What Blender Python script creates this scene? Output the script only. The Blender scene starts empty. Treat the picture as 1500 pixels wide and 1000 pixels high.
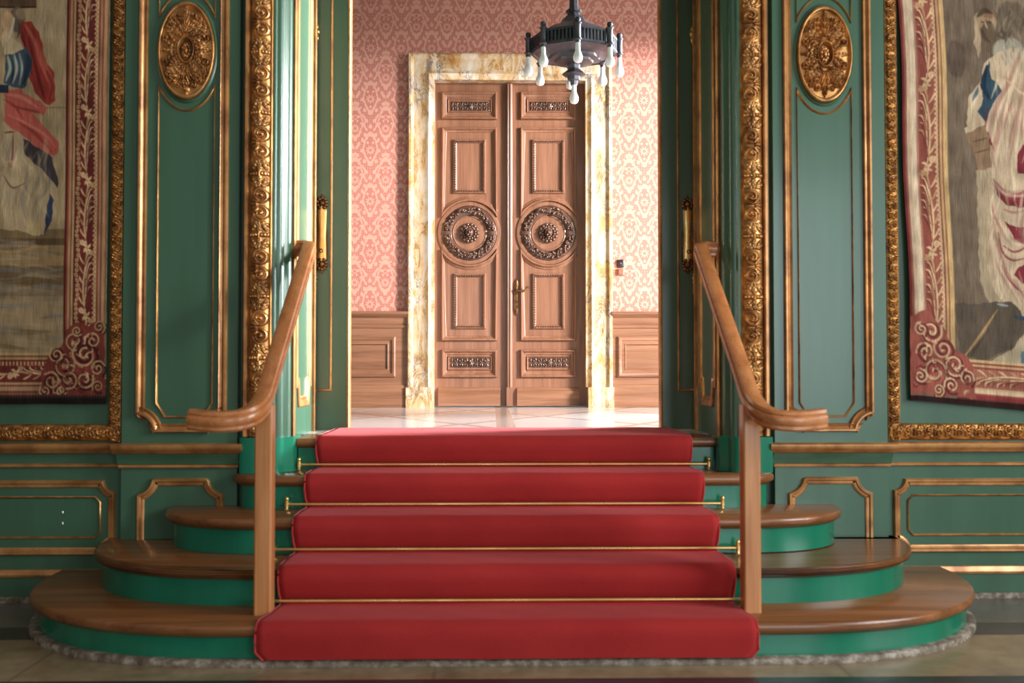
import bpy, bmesh, math, random
import numpy as np
from mathutils import Vector, Matrix
R = math.radians; PI = math.pi
rnd = random.Random(7)
scene = bpy.context.scene
COL = scene.collection

# ------------------------------------------------------------------ camera
CX, CE, YAW, PIT, F = -0.0635, 1.1892, 0.0194, 0.0266, 1458.0
def at(px, py, Y):
    """photo pixel -> (X, Z) on the vertical plane y = Y (survey helper)"""
    r, z = (px-750)/F, -(py-500)/F
    d = math.cos(PIT) - z*math.sin(PIT); z = math.sin(PIT) + z*math.cos(PIT)
    x = r*math.cos(YAW) + d*math.sin(YAW); y = -r*math.sin(YAW) + d*math.cos(YAW)
    t = Y/y
    return CX + t*x, CE + t*z
cam_d = bpy.data.cameras.new('camera'); cam = bpy.data.objects.new('camera', cam_d); COL.objects.link(cam)
cam_d.sensor_width = 36; cam_d.lens = 36*F/1500
cam.location = (CX, 0, CE)
cam.rotation_euler = (PI/2 + PIT, 0, -YAW)
cam_d.dof.use_dof = True; cam_d.dof.focus_distance = 8.3; cam_d.dof.aperture_fstop = 2.2
cam_d.clip_start = 0.05
scene.camera = cam

# ------------------------------------------------------------------ node helpers
class S:
    """a shader socket with arithmetic that writes Math nodes"""
    def __init__(s, nt, sock): s.nt, s.s = nt, sock
    def _m(s, op, b=None, c=None, clamp=False):
        n = s.nt.nodes.new('ShaderNodeMath'); n.operation = op; n.use_clamp = clamp
        for i, v in enumerate((s, b, c)):
            if v is None: continue
            if isinstance(v, S): s.nt.links.new(v.s, n.inputs[i])
            else: n.inputs[i].default_value = v
        return S(s.nt, n.outputs[0])
    def __add__(s, b): return s._m('ADD', b)
    __radd__ = __add__
    def __mul__(s, b): return s._m('MULTIPLY', b)
    __rmul__ = __mul__
    def __sub__(s, b): return s._m('SUBTRACT', b)
    def __rsub__(s, b): return (s*-1.0) + b
    def __truediv__(s, b): return s._m('DIVIDE', b)
    def sin(s): return s._m('SINE')
    def cos(s): return s._m('COSINE')
    def abs(s): return s._m('ABSOLUTE')
    def fract(s): return s._m('FRACT')
    def floor(s): return s._m('FLOOR')
    def sqrt(s): return s._m('SQRT')
    def max(s, b): return s._m('MAXIMUM', b)
    def min(s, b): return s._m('MINIMUM', b)
    def lt(s, b): return s._m('LESS_THAN', b)
    def gt(s, b): return s._m('GREATER_THAN', b)
    def atan2(s, b): return s._m('ARCTAN2', b)
    def ss(s, a, b):
        n = s.nt.nodes.new('ShaderNodeMapRange'); n.interpolation_type = 'SMOOTHSTEP'
        s.nt.links.new(s.s, n.inputs[0]); n.inputs[1].default_value = a; n.inputs[2].default_value = b
        return S(s.nt, n.outputs[0])

def lin(c):
    return tuple((v/255/12.92 if v/255 <= .04045 else ((v/255+.055)/1.055)**2.4) for v in c[:3]) + (1.0,)

class Mat:
    def __init__(s, name, rough=.5, metal=0., spec=.5, coat=0., coat_r=.15, sheen=0.):
        s.m = bpy.data.materials.new(name); s.m.use_nodes = True
        s.nt = s.m.node_tree; s.b = s.nt.nodes['Principled BSDF']
        s.set('Roughness', rough); s.set('Metallic', metal); s.set('Specular IOR Level', spec)
        s.set('Coat Weight', coat); s.set('Coat Roughness', coat_r)
        if sheen: s.set('Sheen Weight', sheen); s.set('Sheen Roughness', .35)
        s.tc = None
    def set(s, k, v):
        i = s.b.inputs[k]
        if isinstance(v, S): s.nt.links.new(v.s, i)
        elif hasattr(v, 'is_output'): s.nt.links.new(v, i)
        else: i.default_value = v
    def coord(s, scale=(1,1,1), kind='Object'):
        if s.tc is None: s.tc = s.nt.nodes.new('ShaderNodeTexCoord')
        m = s.nt.nodes.new('ShaderNodeMapping'); m.inputs['Scale'].default_value = scale
        s.nt.links.new(s.tc.outputs[kind], m.inputs[0]); return m.outputs[0]
    def xyz(s):
        n = s.nt.nodes.new('ShaderNodeSeparateXYZ'); s.nt.links.new(s.coord(), n.inputs[0])
        return [S(s.nt, o) for o in n.outputs]
    def noise(s, scale, vec=None, detail=4, rough=.55, dist=0.):
        n = s.nt.nodes.new('ShaderNodeTexNoise'); n.inputs['Scale'].default_value = scale
        n.inputs['Detail'].default_value = detail; n.inputs['Roughness'].default_value = rough
        n.inputs['Distortion'].default_value = dist
        s.nt.links.new(vec if vec is not None else s.coord(), n.inputs['Vector']); return S(s.nt, n.outputs[0])
    def ramp(s, fac, stops):
        n = s.nt.nodes.new('ShaderNodeValToRGB'); e = n.color_ramp.elements
        for i, (p, c) in enumerate(stops):
            el = e[i] if i < 2 else e.new(p)
            el.position = p; el.color = lin(c)
        s.nt.links.new(fac.s if isinstance(fac, S) else fac, n.inputs[0]); return n.outputs[0]
    def mix(s, fac, a, b, mode='MIX'):
        n = s.nt.nodes.new('ShaderNodeMix'); n.data_type = 'RGBA'; n.blend_type = mode
        for i, v in ((0, fac), (6, a), (7, b)):
            if isinstance(v, S): s.nt.links.new(v.s, n.inputs[i])
            elif hasattr(v, 'is_output'): s.nt.links.new(v, n.inputs[i])
            elif isinstance(v, (int, float)): n.inputs[i].default_value = v
            else: n.inputs[i].default_value = lin(v)
        return n.outputs[2]
    def bump(s, h, strength=.3, dist=.01):
        n = s.nt.nodes.new('ShaderNodeBump'); n.inputs['Strength'].default_value = strength; n.inputs['Distance'].default_value = dist
        s.nt.links.new(h.s if isinstance(h, S) else h, n.inputs['Height']); s.nt.links.new(n.outputs[0], s.b.inputs['Normal'])

M = {}
def mk_paint(key, c1, c2, rough=.32, coat=.0):
    m = Mat(key, rough=rough, spec=.5, coat=coat)
    n = m.noise(2.2, m.coord((3, 3, .35)))
    m.set('Base Color', m.ramp(n, [(.3, c1), (.7, c2)]))
    m.bump(m.noise(60, m.coord((1.5, 1.5, .06))), .05, .004)
    M[key] = m.m
mk_paint('green_wall', (57,89,66), (66,100,76), .3, .2)
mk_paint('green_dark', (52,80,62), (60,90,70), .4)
mk_paint('green_riser', (18,106,78), (26,120,90), .22, .3)
mk_paint('green_leaf', (72,98,74), (82,108,84), .3, .15)
def mk_gilt(key, hi, lo, rough=.34, sc=9., metal=.9, coat=0.):
    m = Mat(key, rough=rough, metal=metal, coat=coat, coat_r=.2)
    n = m.noise(sc, None, 5, .6)
    m.set('Base Color', m.ramp(n, [(.34, lo), (.62, hi)]))
    m.set('Roughness', n*(-.25) + (rough+.12))
    if key != 'brass': m.bump(m.noise(180.), .12, .002)
    M[key] = m.m
mk_gilt('gilt', (208,152,86), (140,92,48), .36, 9, .7)
mk_gilt('gilt_carved', (208,152,90), (140,92,50), .36, 14, .72)
mk_gilt('gilt_frame', (186,128,66), (120,76,36), .36, 22, .7)
mk_gilt('bronze', (150,104,66), (84,58,40), .38, 30, .8)
mk_gilt('brass', (246,208,136), (222,174,100), .3, 6, .85)
mk_gilt('gilt_wood', (210,150,90), (150,98,54), .36, 7, .5, .3)
def mk_wood(key, c1, c2, c3, axis=2, rough=.3, coat=.2, sc=1., spec=.5):
    m = Mat(key, rough=rough, coat=coat, coat_r=.12, spec=spec)
    v = [9., 9., 9.]; v[axis] = .55
    n = m.noise(1.6*sc, m.coord(tuple(v)), 6, .6, .6)
    v2 = [60., 60., 60.]; v2[axis] = 1.4
    n2 = m.noise(2.2*sc, m.coord(tuple(v2)), 3, .5)
    f = n*.7 + n2*.35
    m.set('Base Color', m.ramp(f, [(.36, c1), (.52, c2), (.7, c3)]))
    m.bump(n2, .06, .003)
    M[key] = m.m
mk_wood('oak_rail', (156,92,48), (184,114,64), (202,136,84), 1, .3, .25)
mk_wood('oak_post', (170,106,58), (196,130,78), (212,152,100), 2, .34, .15)
mk_wood('oak_tread', (100,58,30), (128,78,42), (152,98,58), 0, .3, .2)
mk_wood('walnut', (116,76,56), (138,94,70), (158,112,88), 2, .36, .12)
mk_wood('walnut_across', (116,76,56), (140,96,70), (160,114,88), 0, .36, .12)
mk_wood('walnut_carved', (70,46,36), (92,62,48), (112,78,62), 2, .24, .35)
m = Mat('carpet', rough=.95, spec=.1, sheen=.3)
n = m.noise(2.3, None, 5, .6); n2 = m.noise(240., None, 2)
m.set('Base Color', m.ramp(n*.6 + n2*.4, [(.35, (150,39,38)), (.65, (168,49,47))]))
m.set('Sheen Tint', lin((255,150,150)))
m.bump(n2, .35, .004); M['carpet'] = m.m
m = Mat('carpet_edge', rough=.9, spec=.15, sheen=.3); m.set('Base Color', lin((182,58,56))); M['carpet_edge'] = m.m
m = Mat('iron', rough=.4, metal=.45, spec=.5)
m.set('Base Color', m.ramp(m.noise(18.), [(.3, (66,63,68)), (.7, (94,91,98))])); M['iron'] = m.m
m = Mat('opal', rough=.18, spec=.5, coat=.5); m.set('Base Color', lin((255,253,251)))
M['opal'] = m.m
m = Mat('black_plastic', rough=.3); m.set('Base Color', lin((52,36,34))); M['black_plastic'] = m.m
m = Mat('brown_plastic', rough=.35); m.set('Base Color', lin((150,104,80))); M['brown_plastic'] = m.m
m = Mat('white_chip', rough=.5); m.set('Base Color', lin((240,240,232))); M['white_chip'] = m.m
m = Mat('dark_cloth', rough=.95, spec=.05); m.set('Base Color', lin((44,34,30))); M['dark_cloth'] = m.m
m = Mat('plaster', rough=.9); m.set('Base Color', lin((170,158,148))); M['plaster'] = m.m
m = Mat('weave', rough=.92, spec=.08, sheen=.05)
a = m.nt.nodes.new('ShaderNodeAttribute'); a.attribute_name = 'Col'
nv = m.noise(6., m.coord((40, 40, 2.)), 4, .6)
m.set('Base Color', m.mix(1.0, a.outputs['Color'], m.ramp(nv, [(.3, (196,194,190)), (.7, (255,255,255))]), 'MULTIPLY'))
m.bump(m.noise(8., m.coord((60, 60, 3.))), .35, .006); M['weave'] = m.m
# --- yellow veined marble of the far door surround
m = Mat('siena', rough=.25, coat=.15)
v = m.noise(4.2, m.coord((1.3, 1, .45)), 6, .68, 1.0); v2 = m.noise(6.5, m.coord((1.4, 1.4, .6)), 7, .7, 1.6); v3 = m.noise(22., m.coord((1, 1, .5)), 4)
base = m.ramp(v*.75 + v3*.25, [(.36, (166,114,64)), (.45, (204,164,112)), (.53, (216,192,160)), (.64, (228,216,204))])
patch = m.noise(2.6, m.coord((1, 1, .45)), 3).ss(.50, .60)
vein = (v2 - .5).abs().ss(.045, .0)
c = m.mix(vein*patch*.9, base, (96,90,98))
vein2 = (v - .45).abs().ss(.014, .0)
m.set('Base Color', m.mix(vein2*.75, c, (120,78,44))); M['siena'] = m.m
# --- floor of the lower hall: stone with dark bands that run along the wall
m = Mat('hall_floor', rough=.3, coat=.1)
x, y, z = m.xyz()
nz = m.noise(2.2, None, 6, .65, .6); nf = m.noise(16., None, 4)
beige = m.ramp(nz*.7 + nf*.3, [(.34, (112,92,66)), (.5, (140,118,88)), (.68, (160,140,110))])
grey = m.ramp(nz*.6 + nf*.4, [(.35, (84,76,66)), (.65, (112,104,94))])
dark = m.ramp(nz, [(.35, (28,34,36)), (.65, (46,54,56))])
tile = ((x*.62 + .18).fract() - .5).abs().gt(.4955)
c = m.mix(tile*.5, beige, (90,72,54))
c = m.mix(y.gt(4.64), c, grey)
c = m.mix(y.gt(4.43)*y.lt(4.64), c, dark)
c = m.mix(y.lt(3.845), c, dark)
m.set('Base Color', c); m.bump(nf, .05, .004); M['hall_floor'] = m.m
m = Mat('plinth_stone', rough=.6)
n = m.noise(20., None, 6, .7)
m.set('Base Color', m.ramp(n, [(.34, (78,64,52)), (.5, (116,102,86)), (.64, (166,154,138))])); m.bump(n, .3, .01); M['plinth_stone'] = m.m
# --- parquet of the upper room: pale oak squares with darker strips
m = Mat('parquet', rough=.22, coat=.25, coat_r=.1, spec=.5)
x, y, z = m.xyz()
g = m.noise(3., m.coord((2., 26., 2.)), 4, .6)
base = m.ramp(g, [(.3, (206,194,186)), (.7, (230,220,214))])
u = x - .02; w = y - 9.2
def band(t, c0, hw): return (t - c0).abs().lt(hw)
diag1 = (((u + w*.55)/1.18).fract() - .5).abs().lt(.035)
diag2 = (((u - w*.55)/1.18 + .5).fract() - .5).abs().lt(.035)
cross = (u.abs() - .0).lt(.06)
lines = (y*11.).fract().lt(.06)
c = m.mix(lines*.35, base, (170,146,126))
c = m.mix(diag1.max(diag2).max(cross)*.75, c, (176,150,132))
m.set('Base Color', c); M['parquet'] = m.m
# --- damask wallpaper
m = Mat('damask', rough=.62, spec=.35, sheen=.1)
x, y, z = m.xyz()
Px, Pz = .286, .482
AX, AZ = at(542.5, 217, 9.3)
def motif(ox, oz, w, h, np_, yc, fan):
    a = (((x - ox)/Px + .5).fract() - .5)*Px; b = (((z - oz)/Pz + .5).fract() - .5)*Pz
    th = a.atan2(b + yc); r = (a*a + (b + yc)*(b + yc)).sqrt()
    d = b.abs()/h + a*a/(w*w)
    lobes = (th*float(np_)).cos()
    inside = (d + lobes*.06).ss(.86, .78)
    pet = (lobes + (r*150.).sin()*.55).ss(-.9, -.5)
    eye = (r - .022).abs().ss(.010, .004)
    seed = (a*a*1.4 + (b - .05)*(b - .05)).sqrt()
    crown = (seed - .020).abs().ss(.008, .003)
    fig = (pet - eye*.9 - crown*.8*fan).max(0.)*inside
    zone = (d + lobes*.05).ss(1.16, 1.08)
    return fig, zone, a, b
fA, zA, a1, b1 = motif(AX, AZ, .068, .145, 9, .018, 0.)
fB, zB, a2, b2 = motif(AX + Px/2, AZ + Pz/2, .074, .150, 11, .055, 1.)
m1 = a1.abs()
fol = ((m1*88. + (b1*52.).sin()*1.6).sin() + (b1*74. + (m1*60.).sin()*2.).cos()).ss(-.75, -.15)
fol2 = ((m1*170. - b1*120.).sin()*(m1*120. + b1*150.).cos()).ss(.5, .8)
fol = (fol - fol2*.7).max(0.)
figure = fA*zA + (fB*zB + fol*(1.0 - zB))*(1.0 - zA)
fine = m.noise(300., m.coord((1, 1, .4)), 2)
figure = figure*.92 + (fine - .5)*.5
m.set('Base Color', m.mix(figure.min(1.).max(0.), (214,160,142), (188,116,102)))
m.set('Roughness', figure*.2 + .40)
M['damask'] = m.m

# ------------------------------------------------------------------ mesh helpers
def mesh_np(name, V, Q, smooth=True):
    V = np.asarray(V, np.float32).reshape(-1, 3); Q = np.asarray(Q, np.int32).reshape(-1, 4)
    me = bpy.data.meshes.new(name)
    me.vertices.add(len(V)); me.vertices.foreach_set('co', V.ravel())
    me.loops.add(Q.size); me.loops.foreach_set('vertex_index', Q.ravel())
    me.polygons.add(len(Q)); me.polygons.foreach_set('loop_start', np.arange(0, Q.size, 4, dtype=np.int32))
    me.polygons.foreach_set('loop_total', np.full(len(Q), 4, np.int32))
    me.polygons.foreach_set('use_smooth', np.full(len(Q), smooth))
    me.update(calc_edges=True); me.validate()
    return me
def grid_quads(nu, nv, base=0, flip=False):
    i = np.arange(nu-1)[:, None]*nv + np.arange(nv-1)[None, :] + base
    q = np.stack([i, i+nv, i+nv+1, i+1], -1).reshape(-1, 4)
    return q[:, ::-1] if flip else q
class MB:
    def __init__(s): s.v, s.f = [], []
    def add(s, vs, fs):
        b = len(s.v); s.v += [tuple(v) for v in vs]; s.f += [tuple(i+b for i in f) for f in fs]; return s
    def box(s, x0, x1, y0, y1, z0, z1):
        x0, x1 = min(x0,x1), max(x0,x1)
        vs = [(x,y,z) for x in (x0,x1) for y in (y0,y1) for z in (z0,z1)]
        return s.add(vs, [(0,1,3,2),(4,6,7,5),(0,4,5,1),(2,3,7,6),(0,2,6,4),(1,5,7,3)])
    def cbox(s, x0, x1, y0, y1, z0, z1, c=.005):
        """box with chamfered vertical edges"""
        x0, x1 = min(x0,x1), max(x0,x1)
        o = [(x0+c,y0),(x1-c,y0),(x1,y0+c),(x1,y1-c),(x1-c,y1),(x0+c,y1),(x0,y1-c),(x0,y0+c)]
        return s.rings([[(x,y,z0) for x,y in o], [(x,y,z1) for x,y in o]], True)
    def rings(s, rings, caps=True, closed=True, capstart=None, capend=None):
        n = len(rings[0]); vs = [p for r in rings for p in r]; fs = []
        for k in range(len(rings)-1):
            for i in range(n if closed else n-1):
                j = (i+1) % n
                fs.append((k*n+i, k*n+j, (k+1)*n+j, (k+1)*n+i))
        if caps and capstart is not False: fs.append(tuple(range(n))[::-1])
        if caps and capend is not False: fs.append(tuple((len(rings)-1)*n+i for i in range(n)))
        return s.add(vs, fs)
    def lathe(s, prof, n=20, c=(0,0,0), axis=2, rot=0.):
        rs = []
        for r, h in prof:
            ring = []
            for i in range(n):
                t = 2*PI*i/n + rot; p = [r*math.cos(t), r*math.sin(t)]
                q = [0,0,0]; o = [k for k in range(3) if k != axis]
                q[o[0]], q[o[1]], q[axis] = p[0], p[1], h
                ring.append((c[0]+q[0], c[1]+q[1], c[2]+q[2]))
            rs.append(ring)
        return s.rings(rs)
    def ball(s, c, r, n=10, m=6, rot=None):
        if not hasattr(r, '__len__'): r = (r,)*3
        vs, fs = [], []
        for j in range(m+1):
            t = PI*j/m
            for i in range(n):
                a = 2*PI*i/n
                p = Vector((r[0]*math.sin(t)*math.cos(a), r[1]*math.sin(t)*math.sin(a), r[2]*math.cos(t)))
                if rot is not None: p = rot @ p
                vs.append((c[0]+p.x, c[1]+p.y, c[2]+p.z))
        for j in range(m):
            for i in range(n):
                k = (i+1) % n
                fs.append((j*n+i, (j+1)*n+i, (j+1)*n+k, j*n+k))
        return s.add(vs, fs)
    def tube(s, pts, r, n=8):
        pts = [Vector(p) for p in pts]; rs = []
        up = Vector((0,0,1))
        for i, p in enumerate(pts):
            t = (pts[min(i+1, len(pts)-1)] - pts[max(i-1, 0)]).normalized()
            u = up if abs(t.dot(up)) < .95 else Vector((0,1,0))
            a = t.cross(u).normalized(); b = a.cross(t)
            rr = r[i] if hasattr(r, '__len__') else r
            rs.append([tuple(p + a*rr*math.cos(2*PI*k/n) + b*rr*math.sin(2*PI*k/n)) for k in range(n)])
        return s.rings(rs)
    def sweep(s, pts, prof, up=(0,0,1)):
        """prof = [(side, up)] carried along the 3-D path"""
        pts = [Vector(p) for p in pts]; rs = []; up = Vector(up)
        for i, p in enumerate(pts):
            t = (pts[min(i+1, len(pts)-1)] - pts[max(i-1, 0)]).normalized()
            a = t.cross(up).normalized(); b = a.cross(t)
            rs.append([tuple(p + a*u + b*w) for u, w in prof])
        return s.rings(rs)
    def mould(s, path, prof, fn, closed=True):
        """a moulding: prof = [(offset to the left of the path, height)], fn(a, b, h) -> xyz"""
        n = len(path); P = [Vector(p) for p in path]; nor = []
        for i in range(n):
            d1 = (P[i]-P[i-1]) if (closed or i > 0) else (P[1]-P[0])
            d2 = (P[(i+1) % n]-P[i]) if (closed or i < n-1) else (P[-1]-P[-2])
            d1, d2 = d1.normalized(), d2.normalized()
            n1, n2 = Vector((-d1.y, d1.x)), Vector((-d2.y, d2.x))
            k = max(.35, 1 + n1.dot(n2)); nor.append((n1+n2)/k)
        rings = []
        for i in range(n):
            rings.append([fn(P[i].x+nor[i].x*o, P[i].y+nor[i].y*o, h) for o, h in prof])
        if closed: rings.append(rings[0])
        return s.rings(rings, caps=not closed, closed=False)
    def ext_x(s, prof, x0, x1):
        return s.rings([[(x0, y, z) for y, z in prof], [(x1, y, z) for y, z in prof]])
    def ext_z(s, prof, z0, z1):
        return s.rings([[(x, y, z0) for x, y in prof], [(x, y, z1) for x, y in prof]])
    def flat(s, path, fn, h):
        return s.add([fn(a, b, h) for a, b in path], [tuple(range(len(path)))])
    def build(s, name, mat, parent=None, smooth=40, loc=None):
        me = bpy.data.meshes.new(name); me.from_pydata(s.v, [], s.f)
        bm = bmesh.new(); bm.from_mesh(me)
        bmesh.ops.remove_doubles(bm, verts=bm.verts, dist=1e-6)
        bmesh.ops.recalc_face_normals(bm, faces=bm.faces); bm.to_mesh(me); bm.free()
        if smooth:
            me.polygons.foreach_set('use_smooth', [True]*len(me.polygons))
            me.set_sharp_from_angle(angle=R(smooth))
        return link(name, me, mat, parent)
def link(name, me, mat, parent=None):
    o = bpy.data.objects.new(name, me); COL.objects.link(o)
    me.materials.append(M[mat])
    if parent is not None:
        o.parent = parent
        o.matrix_parent_inverse = Matrix.Translation(parent.matrix_world.translation).inverted() if False else Matrix.Translation(Vector(parent.location)).inverted()
    return o
def tag(o, label=None, cat=None, group=None, kind=None):
    if label: o['label'] = label
    if cat: o['category'] = cat
    if group: o['group'] = group
    if kind: o['kind'] = kind
    return o
def empty(name, loc=(0,0,0)):
    o = bpy.data.objects.new(name, None); COL.objects.link(o); o.location = loc; o.empty_display_size = .05
    return o
def arc(cx, cz, r, a0, a1, n=8, rz=None):
    rz = r if rz is None else rz
    return [(cx + r*math.cos(R(a0+(a1-a0)*i/n)), cz + rz*math.sin(R(a0+(a1-a0)*i/n))) for i in range(n+1)]
def catmull(pts, n=8):
    P = [Vector(p) for p in pts]; P = [P[0]*2-P[1]] + P + [P[-1]*2-P[-2]]; out = []
    for i in range(1, len(P)-2):
        for k in range(n):
            t = k/n; a, b, c, d = P[i-1:i+3]
            out.append(.5*((2*b) + (c-a)*t + (2*a-5*b+4*c-d)*t*t + (3*b-a-3*c+d)*t**3))
    out.append(P[-2]); return out

# carved-relief height functions (numpy)
def sstep(a, b, x):
    t = np.clip((x-a)/(b-a), 0, 1); return t*t*(3-2*t)
def volute(x, z, cx, cz, rad, turns=1.6, hand=1, ph=0.):
    dx, dz = x-cx, z-cz; r = np.hypot(dx, dz); th = np.arctan2(dz, dx)*hand
    p = r/rad*turns - th/(2*PI) + ph
    rid = (.5+.5*np.cos(2*PI*p))**1.0
    return np.maximum(rid*sstep(1.0, .86, r/rad)*(.75+.25*(1-r/rad)), 1.1*sstep(.26, .1, r/rad))
def leaf(x, z, bx, bz, ang, L, W, lobes=4., curl=0.):
    a = R(ang); dx, dz = x-bx, z-bz
    s = (dx*math.cos(a)+dz*math.sin(a))/L; t = (-dx*math.sin(a)+dz*math.cos(a))
    t = t - curl*L*s*s
    sc = np.clip(s, 1e-4, 1)
    w = W*np.sin(PI*sc**.7)**.8*(.82+.18*np.cos(2*PI*lobes*(s-.25*np.abs(t)/W)))
    inside = (s > 0) & (s < 1)
    q = np.where(w > 1e-5, np.abs(t)/np.maximum(w, 1e-5), 9)
    h = np.clip(1-q**2.2, 0, 1)**.6*(.7+.3*np.cos(2*PI*lobes*(s-.6*np.abs(t)/W)))*(1-.35*sstep(.25, 0, q))
    return np.where(inside, h*(.65+.35*s), 0)

# ------------------------------------------------------------------ key dimensions
RZ, TD, Y1 = .1643, .3043, 4.003            # riser, tread, first nosing
ZU = 5*RZ                                   # upper floor
YP, YB = 5.09, 5.14                         # pilaster face, bay face
CO = .012                                   # the doorway's centre line
ZTOP = 4.3

# ------------------------------------------------------------------ setting: floors, far room
o = MB().box(-6, 6, -.8, 5.6, -.2, 0).build('floor', 'hall_floor', smooth=0); tag(o, kind='structure')
o = MB().box(-4.2, 4.6, 5.60, 9.75, ZU-.15, ZU).build('floor_upper', 'parquet', smooth=0); tag(o, kind='structure')
YW = 9.30                                   # wallpapered wall
xl, xr = at(620, 300, 9.3)[0], at(876, 300, 9.3)[0]
ztop = at(740, 100, 9.3)[1]
b = MB().box(-4.2, xl, YW, YW+.4, ZU-.1, 5.3).box(xr, 4.6, YW, YW+.4, ZU-.1, 5.3).box(xl, xr, YW, YW+.4, ztop, 5.3)
o = b.build('wall_back', 'damask', smooth=0); tag(o, kind='structure')
o = MB().box(-4.4, -4.2, 6.0, 9.75, ZU-.1, 5.3).build('wall_side', 'plaster', smooth=0); tag(o, kind='structure')
# right wall of the upper room with its tall window opening
WY0, WY1, WZ0, WZ1 = 6.2, 8.5, 1.0, 4.35
b = MB().box(3.2, 3.4, 6.0, WY0, ZU-.1, 5.3).box(3.2, 3.4, WY1, 9.75, ZU-.1, 5.3).box(3.2, 3.4, WY0, WY1, ZU-.1, WZ0).box(3.2, 3.4, WY0, WY1, WZ1, 5.3)
o = b.build('wall_window_side', 'plaster', smooth=0); tag(o, kind='structure')
o = MB().box(-4.4, 4.8, 6.0, 9.75, 5.3, 5.45).build('ceiling_upper', 'plaster', smooth=0); tag(o, kind='structure')
o = MB().box(5.0, 5.2, 3.4, 5.05, -.2, 5.5).build('wall_hall_side', 'green_wall', smooth=0); tag(o, kind='structure')  # unseen slab added to keep the low sun spot out of the hall
# the strip of floor behind the far door
o = MB().box(xl-.05, xr+.05, 9.75, 10.3, ZU-.15, ZU).build('floor_beyond', 'plaster', smooth=0); tag(o, kind='structure')

# wainscot of the upper room
def wy(h): return lambda a, b_, hh: (a, YW-h-hh, b_)
PR_PANEL = [(0,0),(0,.016),(.008,.022),(.018,.018),(.026,.008),(.036,.008),(.044,.014),(.05,.004),(.05,0)]
def wainscot(name, x0, x1, px0, px1, label_side):
    b = MB().box(x0, x1, YW-.035, YW-.001, ZU, 1.60)
    w = b.build(name, 'walnut_across', smooth=0); tag(w, kind='structure')
    zt = 1.715
    c = MB().ext_x([(YW-.001,1.60),(YW-.04,1.60),(YW-.045,1.655),(YW-.06,1.665),(YW-.085,1.69),(YW-.085,1.71),(YW-.075,zt),(YW-.001,zt)], x0, x1)
    c.build('cap_rail', 'walnut_across', w)
    c = MB().ext_x([(YW-.034,1.56),(YW-.044,1.563),(YW-.048,1.585),(YW-.034,1.60)], x0, x1); c.build('moulding', 'walnut_across', w)
    c = MB().ext_x([(YW-.034,ZU+.001),(YW-.062,ZU+.001),(YW-.062,.985),(YW-.05,1.005),(YW-.044,1.03),(YW-.034,1.035)], x0, x1); c.build('skirting', 'walnut_across', w)
    path = [(px0,1.105),(px1,1.105),(px1,1.483),(px0,1.483)]
    MB().mould(path, [(0,0),(0,.014),(.012,.024),(.03,.02),(.04,.008),(.06,.006),(.072,.014),(.082,.002),(.082,0)], wy(.035)).build('panel_moulding', 'walnut_across', w)
xfl, xfr = at(597, 300, 9.24)[0], at(897, 300, 9.24)[0]
wainscot('trim_1', -4.2, xfl+.01, -2.2, -.965, 'left')
wainscot('trim_2', xfr-.01, 3.2, 1.10, 2.4, 'right')

# ------------------------------------------------------------------ marble surround of the far door
YF = 9.24
ds = empty('marble_door_surround', ((xfl+xfr)/2, YF, ZU))
tag(ds, 'yellow and grey veined marble surround framing the carved wooden double door', 'door surround', kind='structure')
zo = at(597, 77, YF)[1]; xi0, xi1 = at(636, 300, YF)[0], at(861, 300, YF)[0]; zi = at(700, 121, YF)[1]
Wm = xi0-xfl
pr = [(0,-.07),(0,.0),(.012,.012),(.03,.012),(.042,.0),(.055,-.012),(.16,-.012),(.175,-.002),(.195,.004),(.21,-.004),(.225,-.016),(Wm,-.016),(Wm,-.16)]
fn = lambda a, b_, h: (a, YF-h, b_)
zp = at(600, 567, YF)[1]
def jamb(x0, sgn):
    return MB().mould([(x0, zp),(x0, zo-Wm)] if sgn < 0 else [(x0, zo-Wm),(x0, zp)], [(o_*1., h) for o_, h in [(-p[0], p[1]) for p in pr]] if sgn < 0 else [(-p[0], p[1]) for p in pr], fn, closed=False)
jamb(xfl, -1).build('jamb', 'siena', ds); jamb(xfr, 1).build('jamb', 'siena', ds)
# lintel with mitred ends resting on the jambs
L = MB(); rings = []
for o_, h in pr: rings.append([(xfl+o_, YF-h, zo-o_), (xfr-o_, YF-h, zo-o_)])
vs, fs = [], []
for k, r_ in enumerate(rings): vs += r_
for k in range(len(rings)-1): fs.append((2*k, 2*k+1, 2*k+3, 2*k+2))
L.add(vs, fs)
# the square corner blocks of the lintel
for x0, sg in ((xfl, 1), (xfr, -1)):
    vs, fs = [], []
    for o_, h in pr: vs += [(x0+sg*o_, YF-h, zo-o_), (x0+sg*o_, YF-h, zo-Wm)]
    for k in range(len(pr)-1): fs.append((2*k, 2*k+1, 2*k+3, 2*k+2))
    L.add(vs, fs)
L.build('lintel', 'siena', ds)
for x0, x1 in ((xfl-.01, xi0), (xi1, xfr+.01)):
    MB().box(x0, x1, YF-.022, YF+.16, ZU, zp).build('plinth', 'siena', ds)

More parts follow.
